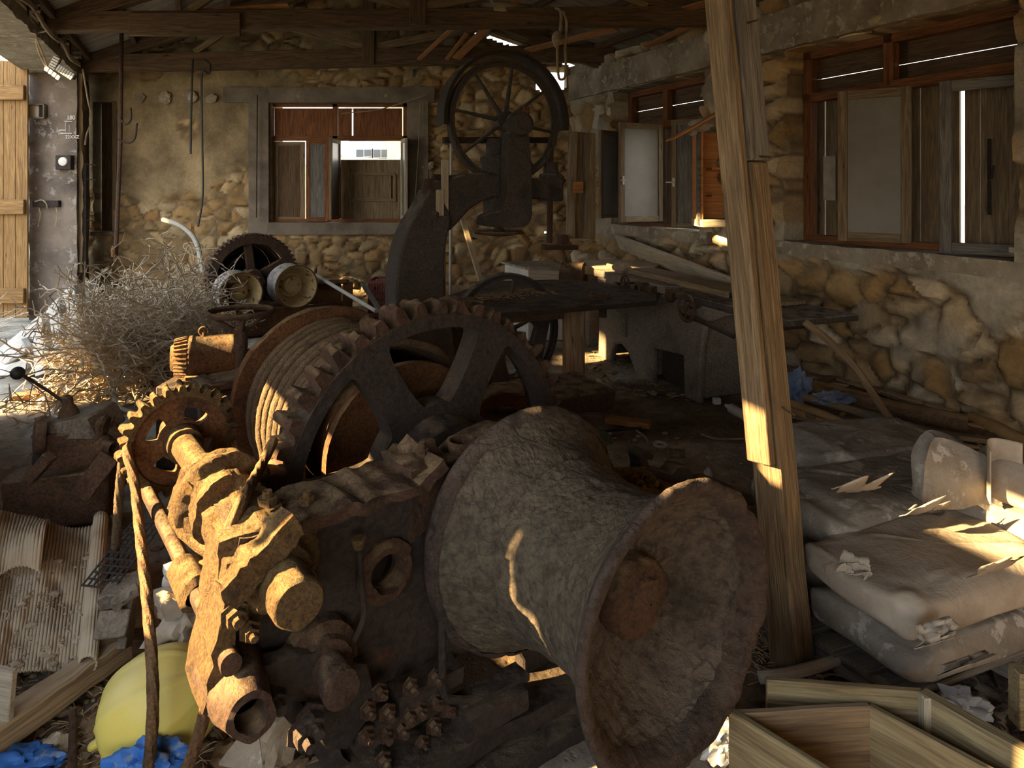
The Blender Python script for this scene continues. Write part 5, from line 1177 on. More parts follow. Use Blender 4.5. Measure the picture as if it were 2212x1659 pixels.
tag(MB().plate([(-.06, 0), (.065, -.02), (.02, .11), (-.02, .07)], [], lambda x, y, d: A(520, 1655, 1.80)+V((x, y*.6, y*.55+d)), 0, .01).build('tile_shard', M['concrete'], None, .002), 'triangular grey tile shard at the bottom edge', 'tile shard')
# ================================================================ leaning post
po = thing('timber_post', (1.0, 2.43, 0), 'tall weathered timber post with spliced boards, leaning in the right foreground', 'post')
pb_ = V((1.005, 2.44, -.02)); pd = (A(1640, 352, 2.44)-A(1722, 1440, 2.44)); pd = V((-.082, .03, 1)).normalized()
def pax(z): return pb_+pd*((z+.02)/pd.z)
up_ = V((.63, -.78, 0))                                         # face toward the viewer's right
z1 = H-(352-CY)/F*2.48
MB().beam(pax(-.02), pax(z1), .118, .112, up=up_, seg=10, jit=.0025).build('lower_shaft', M['wood_post'], po, .008)
MB().beam(pax(z1+.004)+V((-.004, 0, 0)), pax(3.9), .135, .128, up=up_, seg=8, jit=.002).build('upper_shaft', M['wood_grey'], po, .006)
sd = V((-.74, -.60, 0)); o_ = sd*.088
MB().beam(pax(H-(1000-CY)/F*2.38)+o_*.95+V((-.01, -.03, 0)), pax(3.6)+o_*1.05+V((-.01, -.03, 0)), .036, .09, up=(.63, -.78, 0), seg=6, jit=.002).build('side_board', M['wood_post'], po, .004)
for z, s in ((1.82, .01), (.93, -.02), (2.3, .0)): MB().tube([pax(z)+V((.03, -.05, 0)), pax(z)+V((.045, -.12, -.006))], .004, 6).build('nail', M['rust'], po)
hose([G(1640, 1462, .04), G(1700, 1456, .05), G(1770, 1438, .05), G(1818, 1418, .06), G(1832, 1398, .07), G(1808, 1382, .07), G(1765, 1378, .06), G(1735, 1388, .04)], .020, 'hose', 'thick dusty hose curled round the foot of the post')
# ================================================================ paper sacks on a pallet
pal = thing('pallet', G(1950, 1470, .05), 'grey wooden pallet under the torn paper sacks', 'pallet')
SA = V((.93, .36, 0)).normalized(); SB = V((-.55, .83, 0)).normalized()
pc = G(1985, 1492, .10); 
mb = MB()
for k, t in enumerate((.03, .15, .27, .39, .52, .66)): mb = MB(); q = pc+SB*t; mb.beam(q-SA*.06, q+SA*1.25, .075, .022, up=(0, 0, 1), seg=5, jit=.002); mb.build('pallet_slat', M['wood_grey'], pal, .003)
for t in (.02, .5, 1.05): mb = MB(); q = pc+SA*t-V((0, 0, .052)); mb.beam(q, q+SB*.75, .09, .08); mb.build('pallet_bearer', M['wood_grey'], pal, .004)
def sack(c, L, W, h, ang, lab, mat='paper_grey', seed=1, amp=.03, tilt=0.0, wr=1.0):
    """soft paper sack: rounded block, sunk in places, creased"""
    R = rotm(V((cos(ang), sin(ang), tilt))); mb = MB(); nu, nv = 44, 30; vs = []
    def sp(x, n): return (abs(x)**(2/n))*(1 if x >= 0 else -1)
    for j in range(nv+1):
        for i in range(nu):
            a = 2*pi*i/nu; b = -pi/2+pi*j/nv
            x = sp(cos(b), 6)*sp(cos(a), 8); y = sp(cos(b), 6)*sp(sin(a), 8); z = sp(sin(b), 3.2)
            p = V((x*L/2, y*W/2, z*h/2)); q = p+V((seed*5.1, seed*2.7, seed)); f = fbm(q, 3.5, 4); cr = 1-abs(nz(q, 7*wr)); cr = cr**7
            k = 1+amp*3*f; p = V((p.x*(1+amp*f), p.y*(1+amp*f), p.z*(1+amp*4*f)+(.010*cr if z > 0 else 0))); n_ = V((x, y, z)).normalized(); p += n_*(.020*cr+.014*fbm(q, 9, 3))
            vs.append(V(c)+R@p)
    fs = [(j*nu+i, j*nu+(i+1) % nu, (j+1)*nu+(i+1) % nu, (j+1)*nu+i) for j in range(nv) for i in range(nu)]
    mb.add(vs, fs); r = mb.build('paper_sack', M[mat], ang=60, sub=1); return tag(r, lab, 'sack', 'torn paper sacks on the pallet')
def flap(par, c, w, l, dx, dy, seed, mat='paper'):
    def fn(u, v): p = V(c)+V(dx)*(w*(u-.5))+V(dy)*(l*v); f = fbm((u*2+seed, v*2, seed), 1.5, 3); return p+V((0, 0, .05*v*v))+V((.03*f, -.03*f, .04*f))*(.3+v)
    MB().grid(14, 10, fn).build('torn_flap', M[mat], par, recalc=False, solid=.002)
an = atan2(SA.y, SA.x)
e1 = pc+SA*.38+SB*.20
s1 = sack(e1+V((0, 0, .075)), .80, .44, .13, an, 'lowest paper sack, lying on the front pallet boards', seed=1)
s2 = sack(e1+SB*.03+SA*.03+V((0, 0, .215)), .84, .46, .155, an, 'upper front sack with torn sunlit corner, on top of the lowest', 'paper', seed=2)
s3 = sack(e1+SB*.43+SA*.26+V((0, 0, .09)), .90, .46, .15, an, 'lower sack of the rear pair behind the post', seed=3)
s4 = sack(e1+SB*.47+SA*.33+V((0, 0, .25)), 1.0, .50, .17, an+.04, 'upper sack of the rear pair with grey caked top', seed=4, tilt=-.03)
s6 = sack(e1+SB*.88+SA*.80+V((0, 0, .20)), .95, .50, .30, an-.1, 'rearmost flat sack with crumbs, nearest the pipes', seed=6, tilt=-.05)
s5 = sack(A(2215, 1030, 2.75), .34, .30, .17, an, 'rolled pale sack end at the right edge of the picture', 'paper', seed=5)
_b = A(2215, 1030, 2.75)
sack((_b.x+.05, _b.y, .12), .55, .45, .22, an, 'buried sack low at the right edge under the rolled one', seed=7); sack((_b.x+.05, _b.y, _b.z-.20), .50, .40, max(.2, _b.z-.30), an+.1, 'middle sack at the right edge directly below the rolled one', seed=8)
for s_, c, w, l, dx, dy, sd_ in ((s2, A(2015, 1340, 2.12), .14, .10, (.9, .3, 0), (.0, -.5, -.8), 1), (s2, A(1850, 1200, 2.25), .12, .10, (.5, -.6, 0), (-.3, -.3, -.9), 2), (s4, A(1850, 1060, 2.62), .2, .12, (.9, .2, .0), (-.2, -.8, .25), 3),
                                 (s2, A(2120, 1240, 2.3), .16, .07, (.9, .3, 0), (.3, -.8, .3), 4), (s4, A(1990, 1105, 2.55), .22, .06, (.9, .3, 0), (.1, -.9, .1), 5), (s1, A(2080, 1420, 2.08), .2, .06, (.9, .35, 0), (.1, -.6, -.7), 6)):
    flap(s_, c, w, l, dx, dy, sd_)
# a stiff torn chunk of hardened sack stands on the pile
def chunk():
    P = [(1960, 1060), (1978, 990), (2002, 948), (2018, 935), (2060, 948), (2130, 985), (2150, 1020), (2168, 1075), (2150, 1112), (2095, 1080), (2020, 1078)]
    mb = MB().plate([(p.x, p.z) for p in (A(x, y, 2.72) for x, y in P)], [], lambda x, y, d: V((x, 2.72+d+(y-.6)*.25+.25*(x-1.75), y)), -.03, .05); mb.crust(.022, 8, 3); return mb.build('sack_chunk', M['paper_grey'], None, .006, ang=50)
tag(chunk(), 'stiff torn slab of hardened sack standing on the pile at right', 'sack slab')
def curl(u, v): p = A(lerp(2140, 2215, u), lerp(975, 1075, v), 2.62); return p+V((0, .1*sin(u*3), .03*sin(v*5+u)))
tag(MB().grid(12, 12, curl).build('paper_sheet', M['paper'], recalc=False, solid=.003), 'curled torn paper sheet beside the standing slab', 'paper')
# ================================================================ wooden crates in the corner
c1r = thing('wooden_crate', G(1830, 1620, 0), 'open wooden crate with cut-down side boards in the bottom right corner', 'crate')
def board(par, a, b, z0, z1, th=.02, mat='wood_crate', nm='side_board'):
    a, b = V((a[0], a[1], 0)), V((b[0], b[1], 0)); return MB().beam(a+V((0, 0, (z0+z1)/2)), b+V((0, 0, (z0+z1)/2)), th, z1-z0, seg=4, jit=.001).build(nm, M[mat], par, .003)
zt = .30; k1, k2, k3 = G(1590, 1537, zt), G(1878, 1520, zt), G(2150, 1665, zt); k4 = k1+(k3-k2)*1.0
board(c1r, k1.xy, k2.xy, .012, zt, mat='wood', nm='end_board'); board(c1r, k2.xy, (k2+(k3-k2)*1.6).xy, .012, zt); board(c1r, (k1-V((.012, -.012, 0))).xy, (k1+(k3-k2)*1.6).xy, .012, zt)
ce = (k1+k2)/2+(k3-k2)*.8; MB().box((ce.x, ce.y, .02), (.40, .34, .015), rotm(V((k2-k1).xyz))).build('crate_floor', M['wood'], c1r)
for q, r_, s_ in (((1800, 1640), .07, 2), ((1850, 1625), .05, 3), ((1745, 1655), .05, 7)):
    p = G(*q, .08); p = p+(ce-p)*.15; tag(MB().rock(V((p.x, p.y, .09)), r_, s_, (1.3, .9, .8), 4, .6, None, 2.2).build('rag', M['rust_scale'], ang=50), {2: 'dark crumpled rag in the middle of the corner crate', 3: 'brown folded rag by the right board of the corner crate', 7: 'dark rag end near the left board of the corner crate'}[s_], 'rag')
c2r = thing('crate_side', G(1990, 1540, 0), 'two joined crate boards standing behind the corner crate', 'crate')
q1, q2, q3 = G(1655, 1464, .33), G(1992, 1490, .33), G(2260, 1640, .33)
board(c2r, q1.xy, q2.xy, .01, .33, nm='end_board'); board(c2r, q2.xy, q3.xy, .01, .33, .035); MB().beam((q2.x, q2.y-.02, .01), (q2.x, q2.y-.02, .33), .03, .03, up=(1, 0, 0)).build('corner_batten', M['wood_pale'], c2r, .003)
tag(MB().box(A(2205, 1505, 1.95), (.04, .05, .16)).build('board_end', M['wood_crate'], None, .003), 'upright board end at the right edge behind the crate boards', 'board')
tag(MB().rock(A(1555, 1600, 2.0), .055, 14, (1.1, .8, .9), 4, .7, None, 2.2).build('plastic_wrap', M['clear']), 'crumpled clear plastic wrap under the flared drum rim', 'plastic')
tag(MB().rock(A(2080, 1525, 2.12), .06, 17, (1.2, .8, .6), 4, .6, None, 2.0).build('plastic_wrap', M['clear']), 'clear plastic bag tucked under the pallet edge', 'plastic')
tag(MB().box(G(1400, 1650, .03), (.055, .06, .07)).build('tin', M['white'], None, .004), 'small pale block under the flared drum at the bottom edge', 'block')
# ================================================================ pipes and boards along the right wall
def pole(a, za, b, zb, r, mat, lab, nm='pipe', hollow=False):
    p, q = G(*a, za), G(*b, zb); mb = MB()
    if hollow: d = (q-p).normalized(); L = (q-p).length; mb.lathe([(0, r*.85), (0, r), (L, r), (L, r*.85), (L-.3, r*.85)], p, d, 28)
    else: mb.tube([p, p.lerp(q, .33)+V((0, 0, .01)), p.lerp(q, .66)+V((0, 0, -.01)), q], r, 12)
    return tag(mb.build(nm, M[mat]), lab, nm.replace('_', ' '))
pole((1700, 880), .10, (1950, 978), .07, .042, 'pipe', 'thick tan pipe nearest the viewer in the pile by the right wall')
pole((1700, 868), .16, (1975, 975), .10, .030, 'pipe', 'brown pipe just behind the thick front one')
pole((1710, 842), .20, (2090, 915), .15, .060, 'wood_dark', 'big dark hollow pipe with its open end to the right', hollow=True)
pole((2098, 905), .08, (2260, 975), .08, .050, 'pipe', 'short yellowish pipe lying right of the hollow one')
pole((1735, 858), .22, (2080, 960), .10, .026, 'wood', 'grey-brown pole across the top of the pipe pile', 'pole')
pole((1860, 830), .10, (1990, 885), .12, .022, 'wood', 'thin pole lying close against the right wall', 'pole')
pole((1760, 830), .10, (2140, 935), .05, .035, 'pipe', 'tan pipe between the wall and the hollow pipe')
pole((1760, 905), .05, (2190, 985), .03, .028, 'pipe', 'long pipe running to the lower right of the pile')
tag(MB().beam(G(1720, 850, .22), G(2070, 950, .14), .075, .028, seg=6, jit=.003).build('board', M['wood_grey'], None, .003), 'weathered grey board lying along the pipe pile', 'board')
tag(MB().beam(G(1740, 895, .12), G(2210, 962, .06), .07, .03, seg=6, jit=.003).build('board', M['wood'], None, .003), 'brown board under the pipes running to the right edge', 'board')
tag(MB().beam(G(1815, 818, .09), G(2055, 890, .15), .08, .025).build('board', M['wood_tan'], None, .003), 'tan board against the foot of the stone wall', 'board')
tag(MB().tube(spline([G(1725, 955, .04), G(1790, 980, .03), G(1850, 988, .03), G(1940, 982, .04)], 6), .012, 6, flat=.5).build('plastic_strip', M['white']), 'thin white strip curving in front of the pipe pile', 'strip')
tag(MB().tube(spline([A(1738, 695, 4.42), A(1800, 745, 4.40), A(1855, 805, 4.38), A(1905, 880, 4.36), A(1955, 948, 4.34)], 6), .024, 8, flat=.6).build('bent_stick', M['wood']), 'bent stick leaning from the planer bed down onto the pipes', 'stick')
crump('tarpaulin', A(1722, 838, 4.95), .12, (.75, .6, 1.0), 'tarp', 'crumpled faded blue tarpaulin behind the post', 'tarpaulin', 21, .6)
crump('tarpaulin', A(1800, 862, 4.8), .12, (1.1, .6, .45), 'tarp', 'dark blue plastic lump among the pipes', 'tarpaulin', 23, .6)
# ================================================================ leftovers in mid room
sb = thing('white_box', A(1160, 700, 8.0), 'white-sided wooden box with a drawer front by the back wall', 'box')
pz = A(0, 572, 8.0).z; b0, b1, b2 = A(1141, 0, 7.7), A(1236, 0, 7.7), A(1090, 0, 8.35)
MB().plate([(b0.x, 7.7), (b1.x, 7.7), (b1.x-.22, 8.35), (b2.x, 8.35)], [], lambda x, y, d: V((x, y, d)), 0, A(0, 582, 7.7).z).build('box_body', M['white'], sb, .006)
tz = A(0, 582, 7.7).z; MB().plate([(b0.x-.04, 7.66), (b1.x+.02, 7.66), (b1.x-.2, 8.38), (b2.x-.06, 8.38)], [], lambda x, y, d: V((x, y, d)), tz, tz+.025).build('box_top', M['concrete'], sb, .004)
MB().box(((b0.x+b1.x)/2, 7.69, tz-.11), (b1.x-b0.x, .02, .2)).build('drawer_front', M['wood_pale'], sb, .004)
tag(MB().beam(A(990, 445, 9.3), A(1075, 727, 7.9), .06, .04).build('batten', M['wood_tan']), 'tan batten leaning against the back wall behind the saw neck', 'batten')
tag(MB().tube([A(975, 230, 9.85), A(972, 664, 9.85)], .02, 8).build('drain_pipe', M['hose']), 'thin grey pipe running up the back wall behind the saw', 'pipe')
mb = MB(); 
tag(MB().plate(chaikin([(-.02, 0), (.36, .02), (.40, .12), (.42, .26), (.36, .30), (.02, .28)], 1), [chaikin([(.06, .06), (.30, .07), (.30, .17), (.06, .16)], 1)], lambda x, y, d: A(1035, 905, 3.9)+V((x*.72, d, y*.62)), -.12, .12).build('gear_cover', M['rust_orange'], None, .015), 'rusty orange cast cover lying behind the big gear', 'cover')
tag(MB().box(A(1220, 850, 3.9)+V((0, .4, -.12)), (.5, .5, .12), rotm((.9, .4, 0))).crust(.02, 6, 4).build('rusty_plate', M['rust'], None, .01), 'rusty plate heap on the floor below the saw table', 'plate')
mb = MB().beam(G(1265, 862, .03), G(1330, 882, .03), .12, .03); tag(mb.build('board', M['wood'], None, .003), 'short board on the floor below the timber prop', 'board')
tag(MB().beam(G(1310, 905, .03), G(1405, 918, .03), .09, .04).build('board', M['wood_orange'], None, .003), 'reddish board on the dark floor in mid room', 'board')
hose([G(1265, 938, .01), G(1320, 930, .015), G(1385, 925, .015)], .010, 'black', 'black cable lying on the floor right of the gear', 'cable')
hose([G(1375, 930, .01), G(1395, 945, .02), G(1403, 962, .01)], .008, 'cable', 'short brown cable end beside the flat ring', 'cable')
hose([G(1515, 938, .01), G(1550, 948, .015), G(1610, 948, .01)], .008, 'cable', 'thin brown cable on the floor left of the post', 'cable')
tag(MB().plate(chaikin([(-.07, -.04), (.06, -.05), (.07, .0), (.02, .06), (-.06, .04)], 2), [], lambda x, y, d: G(1303, 948, .05)+V((x, y*.9, y*.6+d)), 0, .005).build('printed_tin', m_plain('green_tin', (.10, .13, .09), (.05, .07, .05), 12, .001, .5, spots=(.3, .2, .12))), 'dark green printed tin piece on the floor', 'tin')
tag(MB().lathe([(0, .028), (0, .045), (.012, .045), (.012, .028)], G(1426, 962, .01), (.05, -.1, 1), 24, closed=True).build('flat_ring', M['white']), 'flat whitish ring lying on the floor', 'ring')
tag(MB().box(G(1462, 978, .02), (.10, .06, .035), rotm((.9, -.2, 0))).build('tile_piece', M['concrete'], None, .004), 'pale block of tile beside the flat ring', 'tile piece')
tag(MB().rock(G(1530, 1024, .03), .035, 41, (.7, .5, 1.1), 3, .5).build('paper_scrap', M['white']), 'white paper scrap standing on the dusty floor left of the post', 'paper')
wb = thing('spray_bottle', G(1570, 885, .04), 'white spray bottle lying on the floor left of the post', 'bottle')
MB().lathe([(0, 0), (0, .035), (.20, .035), (.24, .014), (.27, .014)], G(1612, 900, .05), (G(1555, 868, .05)-G(1612, 900, .05)), 16).build('bottle_body', M['white'], wb)
MB().box(G(1548, 866, .06), (.06, .04, .05)).build('spray_head', M['white'], wb, .006)
# ================================================================ hanging and wall-mounted things
def cable(pts, r, mat, lab, nm='cable', n=8): return tag(MB().tube(spline(pts, n), r, 7).build(nm, M[mat]), lab, 'cable' if nm == 'cable' else nm.replace('_', ' '))
hb = thing('hanging_bar', A(252, 560, 8.7), 'long rusty bar hanging from the roof in front of the dark shutter', 'bar')
MB().tube([A(263, 20, 8.75), A(260, 300, 8.75), A(250, 565, 8.75)], .026, 8).crust(.004, 20).build('bar_rod', M['rust'], hb)
MB().tube(spline([A(258, 255, 8.7), A(272, 268, 8.68), A(283, 258, 8.66), (A(283, 233, 8.66))], 5), .011, 7).build('hook', M['rust_dark'], hb)
MB().tube(spline([A(256, 302, 8.7), A(278, 309, 8.68), A(292, 298, 8.66), (A(296, 266, 8.66))], 5), .011, 7).build('hook', M['rust_dark'], hb)
MB().lathe([(0, 0), (0, .03), (.10, .035), (.14, .02), (.14, 0)], A(246, 555, 8.72), (0, 0, 1), 10).build('hook_weight', M['rust_orange'], hb)
cable([A(417, 128, 9.1), A(415, 165, 9.08), A(413, 250, 9.1), A(412, 333, 9.1)], .014, 'black', 'shorter black cable hanging from the far truss left of the window')
cable([A(441, 128, 9.1), A(454, 140, 9.05), A(450, 160, 9.05), A(436, 162, 9.1), A(437, 300, 9.1), A(438, 420, 9.1), A(428, 490, 9.1)], .013, 'black', 'longer black cable looped over the far truss left of the window')
cable([A(921, 205, 9.86), A(900, 212, 9.84), A(820, 236, 9.84), A(738, 245, 9.84)], .008, 'cable', 'thin cable drooping from the lintel across the back window')
cable([A(556, 205, 9.84), A(554, 470, 9.84)], .009, 'rust', 'thin rusty conduit on the concrete jamb left of the back window', 'conduit')
cable([A(908, 215, 9.84), A(903, 330, 9.84), A(896, 440, 9.84)], .006, 'cable', 'thin pale wire hanging on the jamb right of the back window', 'wire')
rp = thing('tied_rope', A(1212, 200, 6.95), 'knotted old rope tied round the nearer truss beside the saw wheel', 'rope')
MB().tube(spline([A(1208, 90, 6.96), A(1212, 30, 6.95), A(1200, 18, 7.0), A(1188, 26, 7.12), A(1185, 60, 7.16)], 6), .016, 8).build('rope_turn', M['cable'], rp)
MB().tube(spline([A(1208, 80, 6.94), A(1204, 110, 6.93), A(1206, 160, 6.94), A(1212, 172, 6.94), A(1222, 160, 6.94), A(1221, 100, 6.94), A(1224, 50, 6.93), A(1216, 24, 6.96)], 6), .014, 8).build('rope_loop', M['cable'], rp)
MB().rock(A(1204, 84, 6.93), .06, 3, (.9, .7, 1.3), 3, .5).build('knot', M['cable'], rp)
# switch box, bar and niche on the wall end
mt = thing('switch_box', A(140, 350, 8.95), 'dark square switch box with a round white dial on the wall end', 'switch box')
MB().box(A(140, 351, 8.95), (.20, .08, .19)).build('box_case', M['rust_dark'], mt, .006)
MB().lathe([(0, 0), (0, .062), (.03, .055), (.04, .02), (.04, 0)], A(138, 349, 8.92), (0, -1, 0), 20).build('dial', M['white'], mt)
wbk = thing('wiring_bar', A(101, 440, 8.95), 'dark wooden bar with loose wires on the wall end below the switch box', 'wiring bar')
MB().box(A(101, 440, 8.95), (.34, .06, .085)).build('bar_block', M['rust_dark'], wbk, .004)
mb = MB()
for x in (84, 121): mb.tube(spline([A(x, 448, 8.93), A(x+3, 465, 8.93), A(x-2, 490, 8.95)], 4), .005, 5)
mb.tube(spline([A(75, 436, 8.9), A(90, 432, 8.88), A(100, 440, 8.88), A(102, 450, 8.9)], 4), .006, 5); mb.build('loose_wires', M['cable'], wbk)
nc = thing('vent_niche', A(78, 241, 8.95), 'small square vent niche high on the wall end', 'vent')
mb = MB()
for a, b in (((60, 226), (97, 226)), ((60, 255), (97, 255))): mb.beam(A(*a, 8.94), A(*b, 8.94), .06, .02)
for x in (60, 97): mb.beam(A(x, 226, 8.94), A(x, 255, 8.94), .06, .02, up=(1, 0, 0))
mb.build('niche_rim', M['concrete_dark'], nc, .003); MB().box(A(73, 241, 8.965), (.14, .02, .16)).build('niche_back', M['white'], nc); MB().box(A(92, 241, 8.966), (.07, .02, .16)).build('niche_shade', M['rust_dark'], nc)
def chalk(txt, px, py, size, rz=0):
    c = bpy.data.curves.new('chalk_mark', 'FONT'); c.body = txt; c.size = size; c.extrude = .001; o = bpy.data.objects.new('chalk_mark', c)
    dg = None; COL.objects.link(o); o.location = A(px, py, 8.955); o.rotation_euler = (pi/2, rz, 0); c.materials.append(M['white']); bpy.context.view_layer.update()
    me = bpy.data.meshes.new_from_object(o.evaluated_get(bpy.context.evaluated_depsgraph_get())); q = bpy.data.objects.new('chalk_mark', me); q.location = o.location; q.rotation_euler = o.rotation_euler
    bpy.data.objects.remove(o); bpy.data.curves.remove(c); COL.objects.link(q); return q
o = chalk('180', 144, 258, .075); tag(o, 'chalked number 180 on the wall end', 'chalk mark')
o = chalk('22XXZ', 141, 299, .06); tag(o, 'faint chalk letters below the number on the wall end', 'chalk mark')
ml = MB()
for a, b in (((140, 262), (156, 262)), ((142, 262), (142, 288)), ((150, 270), (150, 288)), ((128, 281), (142, 281)), ((130, 288), (155, 288))): ml.beam(A(*a, 8.957), A(*b, 8.957), .003, .008, up=(0, .3, 1))
tag(ml.build('chalk_drawing', M['white']), 'small chalk sketch of lines on the wall end', 'chalk mark')
# batten, straps and wiring along the left beam
def LBp(px, py):                                           # point on the inner face of the left ring beam
    d = V(((px-CX)/F, 1, -(py-CY)/F)); k = -1.627/(d.x+K*d.y); return d*k+V((DD.y, -DD.x, 0))*0
def LBo(px, py, o=.03): return LBp(px, py)+(-NR)*o
bt = thing('cable_batten', LBp(120, 90), 'timber batten with iron straps and insulators along the left concrete beam', 'batten')
def bz(Y, z, o): return V((LX(Y), Y, z))-NR*o
MB().beam(bz(4.2, 3.42, .02), bz(8.85, 3.42, .02), .03, .12, seg=10, jit=.003).build('batten_board', M['wood_tan'], bt, .003)
for Y in (5.0, 6.25, 6.7, 7.1, 7.65, 8.3): MB().beam(bz(Y, 3.30, .045), bz(Y, 3.54, .045), .012, .03, up=DD).build('strap', M['rust_dark'], bt)
for Y in (6.25, 7.65, 8.45):
    mb = MB()
    for z in (3.36, 3.42, 3.48): mb.lathe([(0, .02), (.05, .022), (.06, .012), (.09, .018)], bz(Y+.05, z, .04), -NR, 10)
    mb.build('insulator', M['concrete'], bt)
for k, dz in enumerate((0, .03)): MB().tube(spline([bz(4.6, 3.36+dz, .07), bz(5.1, 3.36+dz, .08), bz(5.6, 3.31+dz, .09), bz(6.2, 3.37+dz, .08), bz(6.6, 3.29+dz, .1), bz(7.0, 3.27+dz, .1), bz(7.6, 3.33+dz, .08), bz(8.0, 3.24+dz, .09), bz(8.5, 3.27+dz, .09), bz(8.8, 3.30+dz, .07)], 8), .012, 6).build('cable_run', M['cable'], bt)
h0 = bz(6.75, 3.28, .09)
tc1 = thing('terminal_block', A(122, 155, 7.3), 'sunlit terminal block dangling on two cables under the left beam', 'terminal block')
for dx in (-3, 4): MB().tube(spline([h0, A(78, 75, 6.9), A(86+dx, 110, 7.1), A(102+dx*.5, 147, 7.3)], 6), .010, 6).build('cable_drop', M['cable'], tc1)
mb = MB().beam(A(98, 146, 7.3), A(130, 168, 7.3), .03, .03)
for k in range(4): mb.box(A(104+8*k, 150+6*k, 7.28), (.04, .05, .05), rotm((.8, 0, -.5)))
mb.build('terminal_strip', M['white'], tc1, .003)
for lab, a, b, n in (('black and white terminal strip hanging upright beside the dangling block', (128, 124), (115, 150), 5), ('black and white terminal strip slanting down to the right under the left beam', (128, 146), (162, 168), 7)):
    t_ = thing('terminal_strip', A(*a, 7.45), lab, 'terminal strip'); p, q = A(*a, 7.45), A(*b, 7.45); MB().beam(p, q, .04, .05).build('strip_base', M['black'], t_); mb = MB()
    for k in range(n): c = p.lerp(q, (k+.5)/n); mb.box(c-V((0, .03, 0)), (.022, .02, .075), rotm(q-p))
    mb.build('contacts', M['white'], t_)
cable([A(66, 40, 6.6), A(88, 80, 7.0), A(115, 125, 7.4)], .004, 'hose', 'thin greenish wire stretched down from the left beam', 'wire')
pbt = thing('door_batten', bz(9.02, .9, .03), 'split upright batten with old wiring on the corner of the wall end', 'batten')
mb = MB().beam(bz(9.12, .6, .03), bz(9.12, 3.25, .03), .05, .07, up=DD, seg=24, jit=.012); mb.build('batten_board', M['wood_tan'], pbt)
MB().beam(bz(9.12, .3, .07), bz(9.12, 2.05, .07), .05, .05, up=DD).build('iron_strap', M['rust_dark'], pbt)
MB().tube(spline([bz(9.0, 3.3, .07), bz(9.05, 2.9, .12), bz(9.15, 2.65, .15), bz(9.1, 2.45, .1), bz(9.1, 2.3, .08)], 6), .011, 6).build('wiring', M['cable'], pbt)
for z in (2.05, 1.85, 1.3): MB().tube([bz(9.1, z, .05), bz(9.12, z-.02, .2)], .008, 5).build('nail', M['rust_dark'], pbt)
# pale plaster dabs on the back wall
mb = MB()
for x, y, r in ((302, 212, .07), (355, 212, .09), (411, 210, .10), (457, 213, .08), (536, 206, .06), (640, 205, .08), (735, 201, .06), (836, 203, .08), (912, 360, .07), (928, 358, .06)): mb.rock(A(x, y, YB-.055), r, x, (1, .25, .9), 3, .5)
struct(mb.build('trim_7', M['concrete']))
mb = MB().beam(A(1284, 278, 8.75), A(1293, 228, 8.75), .02, .06); tag(mb.build('plaster_strip', M['white']), 'pale sunlit strip on the corner of the far window bay', 'strip')
# ================================================================ stones and litter on the floor
RK = [((25, 1082), .075, (1.2, .9, .8), 'rock', 'smooth pale stone at the left edge below the gearbox block'), ((18, 1045), .11, (1.3, .9, .6), 'concrete', 'flat grey slab at the left edge beside the gearbox block'),
      ((100, 1132), .05, (1.2, .7, 1.2), 'rock_brown', 'rust-brown pointed stone left of the plastic bottle'), ((152, 1122), .05, (1.3, .8, .6), 'rock', 'pale stone just below the bottle cap'), ((40, 1150), .06, (1.4, .8, .5), 'rock_brown', 'brown stone behind the torn cardboard edge'),
      ((195, 1140), .05, (1.2, .9, .6), 'rock_brown', 'small brown stone under the grey pole'), ((122, 1625), .045, (1, .9, .9), 'rock', 'pale round stone between the timber and the steel bar'),
      ((600, 1610), .085, (.8, .8, 1.3), 'rock', 'large knobbly tan stone in front of the winch foot'), ((535, 1590), .05, (1.4, .9, .6), 'rock_brown', 'flat brown stone beside the round board scrap'), ((505, 1552), .055, (1.1, .9, .8), 'rock', 'pale chunk of rubble behind the buoy'),
      ((500, 1620), .045, (1.2, .9, .7), 'rock_brown', 'brown stone right of the buoy near the slack rope'), ((655, 1645), .03, (1, 1, .8), 'rock_brown', 'small brown pebble right of the knobbly stone'), ((205, 845), .09, (1.5, .8, .5), 'rock', 'broken pale block lying in front of the dry bush'),
      ((170, 870), .10, (1.6, .8, .35), 'rock', 'flat stone in the shade behind the gearbox lever'), ((95, 865), .05, (1.2, .8, .8), 'white', 'white crumpled wad in the left sun patch'), ((118, 850), .04, (1, .8, .9), 'red_plastic', 'small red and pink can lying by the wood offcut'),
      ((1735, 800), .09, (1.5, .9, .4), 'rock', 'flat pale stone behind the post by the wall'), ((2010, 912), .06, (1.5, .8, .7), 'rock_brown', 'pinkish stone tucked under the hollow pipe'), ((1395, 800), .06, (1, .8, .9), 'rock', 'pale stone in the arch of the planer foot'),
      ((1330, 748), .07, (.8, .8, 1.2), 'white', 'white lump beside the planer foot in the sun'), ((470, 1450), .05, (1.2, .8, .8), 'rock_brown', 'stone in the shade behind the left rope'), ((700, 1655), .05, (1.3, 1, .7), 'rock_brown', 'dark stone against the winch foot at the bottom edge')]
for k, (p, r, sq, mt_, lab) in enumerate(RK):
    q = G(*p, .02); z = fl(q.x, q.y)+r*sq[2]*.6; tag(MB().rock((q.x, q.y, z), r, k+50, sq, 3, .40, None, 1.6).build('stone' if mt_.startswith('ro') else {'concrete': 'slab', 'white': 'paper_wad', 'red_plastic': 'drink_can'}[mt_], M[mt_]), lab, 'stone' if mt_.startswith('ro') else {'concrete': 'slab', 'white': 'wad', 'red_plastic': 'can'}[mt_])
